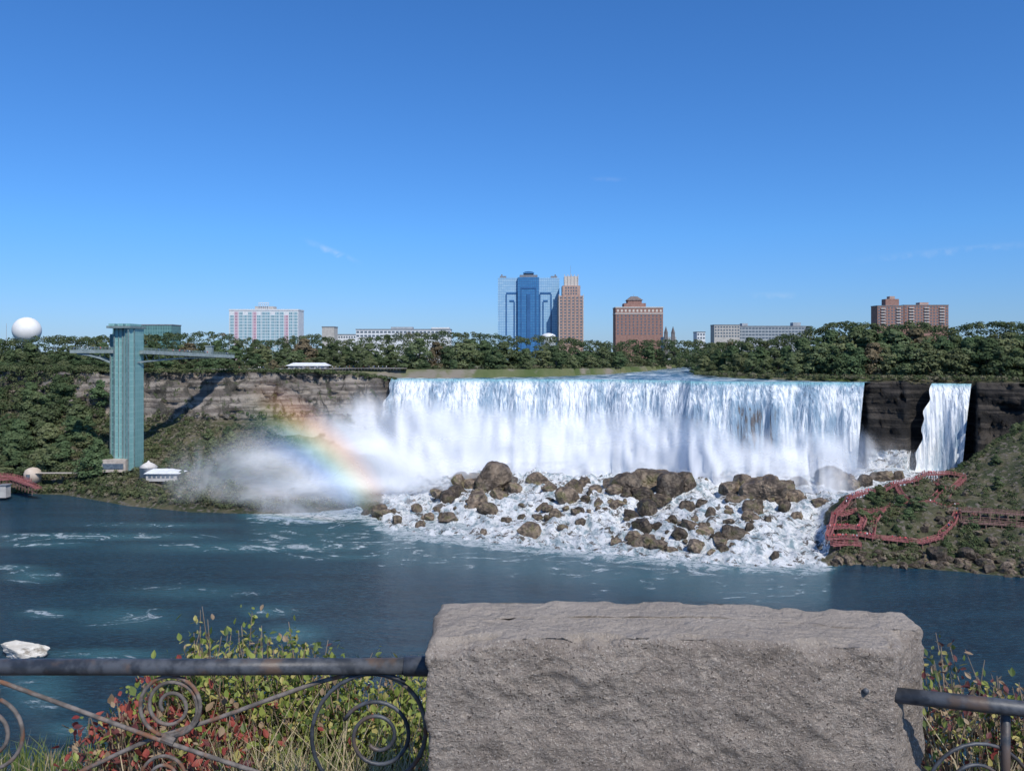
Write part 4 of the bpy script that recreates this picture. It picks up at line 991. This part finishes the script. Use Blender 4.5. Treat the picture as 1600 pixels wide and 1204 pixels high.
def bush(name, label, contour, ybot, Y0, dY, n, weights, sz, nst, x0, x1, gz=-1.5, pw_=.35, jit=.035):
    cx_ = [c[0] for c in contour]; cy_ = [c[1] for c in contour]
    r = empty(name, (PX((x0+x1)/2, Y0), Y0, E+gz), label, 'shrub'); o = r.location.copy()
    st = MB(); tips = []
    for i in range(nst):
        px = R.uniform(x0, x1); yt = float(np.interp(px, cx_, cy_)); py = yt+abs(R.gauss(0, pw_))*(ybot-yt)
        tip = P(px, py, Y0); tip.y += R.uniform(-dY, dY); b = Vector((tip.x*.85+o.x*.15+R.uniform(-.06,.06), Y0+R.uniform(-.1,.1), E+gz))
        midp = (b+tip)/2+Vector((R.uniform(-.05,.05), R.uniform(-.05,.05), .06)); st.tube([b-o, midp-o, tip-o], [.003,.0022,.001], 5); tips.append((b, midp, tip))
    st.build('stems', M_STEM, r)
    cen = []; si = []; mi = []
    for i in range(n):
        b, m_, tip = R.choice(tips); q = R.uniform(.15, 1)**.5; p = (m_.lerp(tip, (q-.5)*2) if q > .5 else b.lerp(m_, q*2))
        p = p+Vector((R.gauss(0,jit), R.gauss(0,jit), R.gauss(0,jit*.6))); cen.append(p-o); si.append(R.uniform(*sz)); mi.append(R.choices(range(6), weights(p, tip))[0])
    leaves('foliage', cen, si, ML, mi, r); return r
CL = [(130,1125),(170,1095),(210,1070),(250,1030),(290,1000),(325,984),(360,990),(420,1006),(470,1022),(520,1042),(600,1062),(680,1072)]
def wl(p, tip):
    px = 800+p.x/p.y*F
    red = 1-smooth(200, 280, px+R.uniform(-50,50)); return [3.6*(1-red)+.8, 1.6*(1-red)+.7, 1.4*(1-red)+.3, 1.5*red+.08, 1.0*red+.04, .5]
bush('leafy_shrub', 'green and yellow leaved shrub behind the left railing', CL, 1240, 2.5, .24, 9500, wl, (.006,.016), 420, 205, 690, jit=.028)
bush('sumac_shrub', 'crimson leaved shrub behind the spiral of the left railing', [(120,1135),(170,1090),(220,1070),(300,1078),(380,1120),(430,1150)], 1240, 2.26, .14, 1700, lambda p, t_: [.9,.6,.6,2.8,1.1,.9], (.008,.018), 150, 140, 400)
bush('tall_sprig', 'thin upright twig sticking up above the left shrub', [(310,942),(330,948),(345,975)], 1060, 2.45, .02, 60, lambda p, t_: [2,1,1.5,0,0,.6], (.006,.012), 5, 312, 345, jit=.018)
bush('maroon_shrub', 'brown maroon and yellow green leaved shrub right of the stone pier', [(1430,1050),(1460,1040),(1490,1030),(1520,1014),(1550,1028),(1600,1085),(1700,1105)], 1240, 2.5, .2, 2300, lambda p, t_: [1.2,1.6,1.3,.2,2.0,2.4], (.007,.016), 170, 1420, 1690, jit=.025)
def blades(name, n, region, hh, mats, kind='stuff'):
    vs = []; fs = []; mi = []
    for i in range(n):
        x, y, z = region(); h_ = R.uniform(*hh); lx = R.gauss(0, .35)*h_; ly = R.gauss(0,.3)*h_; w_ = R.uniform(.0015,.0035); k = len(vs); a = R.uniform(0,3.14); cx_, sy = math.cos(a)*w_, math.sin(a)*w_
        vs += [(x-cx_,y-sy,z),(x+cx_,y+sy,z),(x+lx*.4-cx_*.8,y+ly*.4-sy*.8,z+h_*.6),(x+lx*.4+cx_*.8,y+ly*.4+sy*.8,z+h_*.6),(x+lx,y+ly,z+h_)]
        fs += [(k,k+1,k+3,k+2),(k+2,k+3,k+4)]; q = R.randrange(len(mats)); mi += [q,q]
    me = bpy.data.meshes.new(name); me.from_pydata(vs, [], fs)
    for m in mats: me.materials.append(m)
    me.polygons.foreach_set('material_index', mi); me.update(); return tag(link(name, me), kind=kind)
MG = [mat('grass green', (.09,.15,.03), (.16,.21,.05), 8, .7, leafy=.3), mat('grass light', (.18,.22,.07), (.26,.27,.10), 8, .7, leafy=.3), M_DRY]
blades('grass', 15000, lambda: (R.uniform(-2.6,-.2), R.uniform(1.9,2.95), E-1.52), (.03,.12), [MG[0],MG[0],MG[1],MG[2]])
blades('dry_grass_stalks', 3600, lambda: (R.gauss(-.5,.22), R.uniform(1.9,2.2), E-1.5), (.15,.52), [M_DRY,M_DRY,MG[1]])
blades('dry_grass_tuft', 700, lambda: (R.uniform(1.2,2.3), R.uniform(2.0,2.6), E-1.48), (.15,.5), [M_DRY,MG[0],M_DRY])

# ---------------------------------------------------------------- light, sky, camera
AZ = math.radians(28); el = math.radians(48); sun = Vector((math.sin(AZ)*math.cos(el), -math.cos(AZ)*math.cos(el), math.sin(el)))
ld = bpy.data.lights.new('sun', 'SUN'); ld.energy = 4.2; ld.angle = math.radians(.5); ld.color = (1,.95,.87)
lo_ = bpy.data.objects.new('sun', ld); C.objects.link(lo_); lo_.rotation_euler = (-sun).to_track_quat('-Z', 'Y').to_euler(); lo_.location = (0,0,300)
w = bpy.data.worlds.new('World'); bpy.context.scene.world = w; w.use_nodes = True; nt = w.node_tree; nt.nodes.clear()
T = NT.__new__(NT); T.t = nt
ow = nt.nodes.new('ShaderNodeOutputWorld'); bg = nt.nodes.new('ShaderNodeBackground'); sk = nt.nodes.new('ShaderNodeTexSky')
sk.sky_type = 'NISHITA'; sk.sun_disc = False; sk.sun_elevation = el; sk.sun_rotation = math.pi-AZ; sk.air_density = 1.0; sk.dust_density = .2; sk.ozone_density = 3.0; sk.altitude = 100
tc = T.n('ShaderNodeTexCoord'); sp = T.n('ShaderNodeSeparateXYZ'); T.set(sp.inputs[0], tc.outputs['Generated'])
rp = T.n('ShaderNodeValToRGB'); T.set(rp.inputs[0], T.math('MULTIPLY', sp.outputs[2], 1.0, True)); cr = rp.color_ramp
stops = [(0,(.46,.68,1.20)),(.05,(.46,.73,1.24)),(.14,(.44,.86,1.40)),(.4,(.42,.90,1.46)),(.8,(.8,1.0,1.2))]
while len(cr.elements) < len(stops): cr.elements.new(.5)
for e, (p_, c_) in zip(cr.elements, stops): e.position = p_; e.color = (*c_, 1)
mm = T.n('ShaderNodeMix'); mm.data_type = 'RGBA'; mm.blend_type = 'MULTIPLY'; mm.inputs[0].default_value = 1; T.set(mm.inputs[6], sk.outputs[0]); T.set(mm.inputs[7], rp.outputs[0])
U = T.math('DIVIDE', sp.outputs[0], T.math('MAXIMUM', sp.outputs[1], .05)); V = T.math('DIVIDE', sp.outputs[2], T.math('MAXIMUM', sp.outputs[1], .05))
cb = T.n('ShaderNodeCombineXYZ'); T.set(cb.inputs[0], U); T.set(cb.inputs[1], V)
def wisp(u0, v0, slope, hw, hv, s):
    du = T.math('SUBTRACT', U, u0); dv = T.math('SUBTRACT', T.math('SUBTRACT', V, v0), T.math('MULTIPLY', du, slope))
    a = T.rng(T.math('ABSOLUTE', du), 0, hw, 1, 0); nz_ = T.noise(cb.outputs[0], 60, 5, .5)
    b = T.rng(T.math('ABSOLUTE', T.math('ADD', dv, T.math('MULTIPLY', T.math('SUBTRACT', nz_, .5), hv*1.6))), 0, hv, 1, 0)
    return T.math('MULTIPLY', T.math('MULTIPLY', a, b), T.math('MULTIPLY', T.rng(nz_, .3, .65), s))
cw = T.math('ADD', wisp(-.224, .124, -.42, .042, .006, .28), T.math('ADD', wisp(.55, .125, .10, .14, .007, .12), wisp(.12, .215, -.02, .03, .004, .06)))
cw = T.math('ADD', cw, wisp(.33, .07, 0, .05, .006, .1))
mc = T.mix(cw, mm.outputs[2], (8,8.5,9))
nt.links.new(mc, bg.inputs[0]); bg.inputs[1].default_value = .1; nt.links.new(bg.outputs[0], ow.inputs[0])
cam = bpy.data.cameras.new('camera'); co = bpy.data.objects.new('camera', cam); C.objects.link(co); co.location = (0,0,H); co.rotation_euler = (math.pi/2,0,0)
cam.sensor_width = 36; cam.lens = 36*F/1600; cam.shift_y = -(602-YH)/1600; cam.clip_start = .05; cam.clip_end = 20000
bpy.context.scene.camera = co
vsn = bpy.context.scene.view_settings; vsn.view_transform = 'Standard'; vsn.look = 'None'; vsn.exposure = 0
print('TREES', TREES)
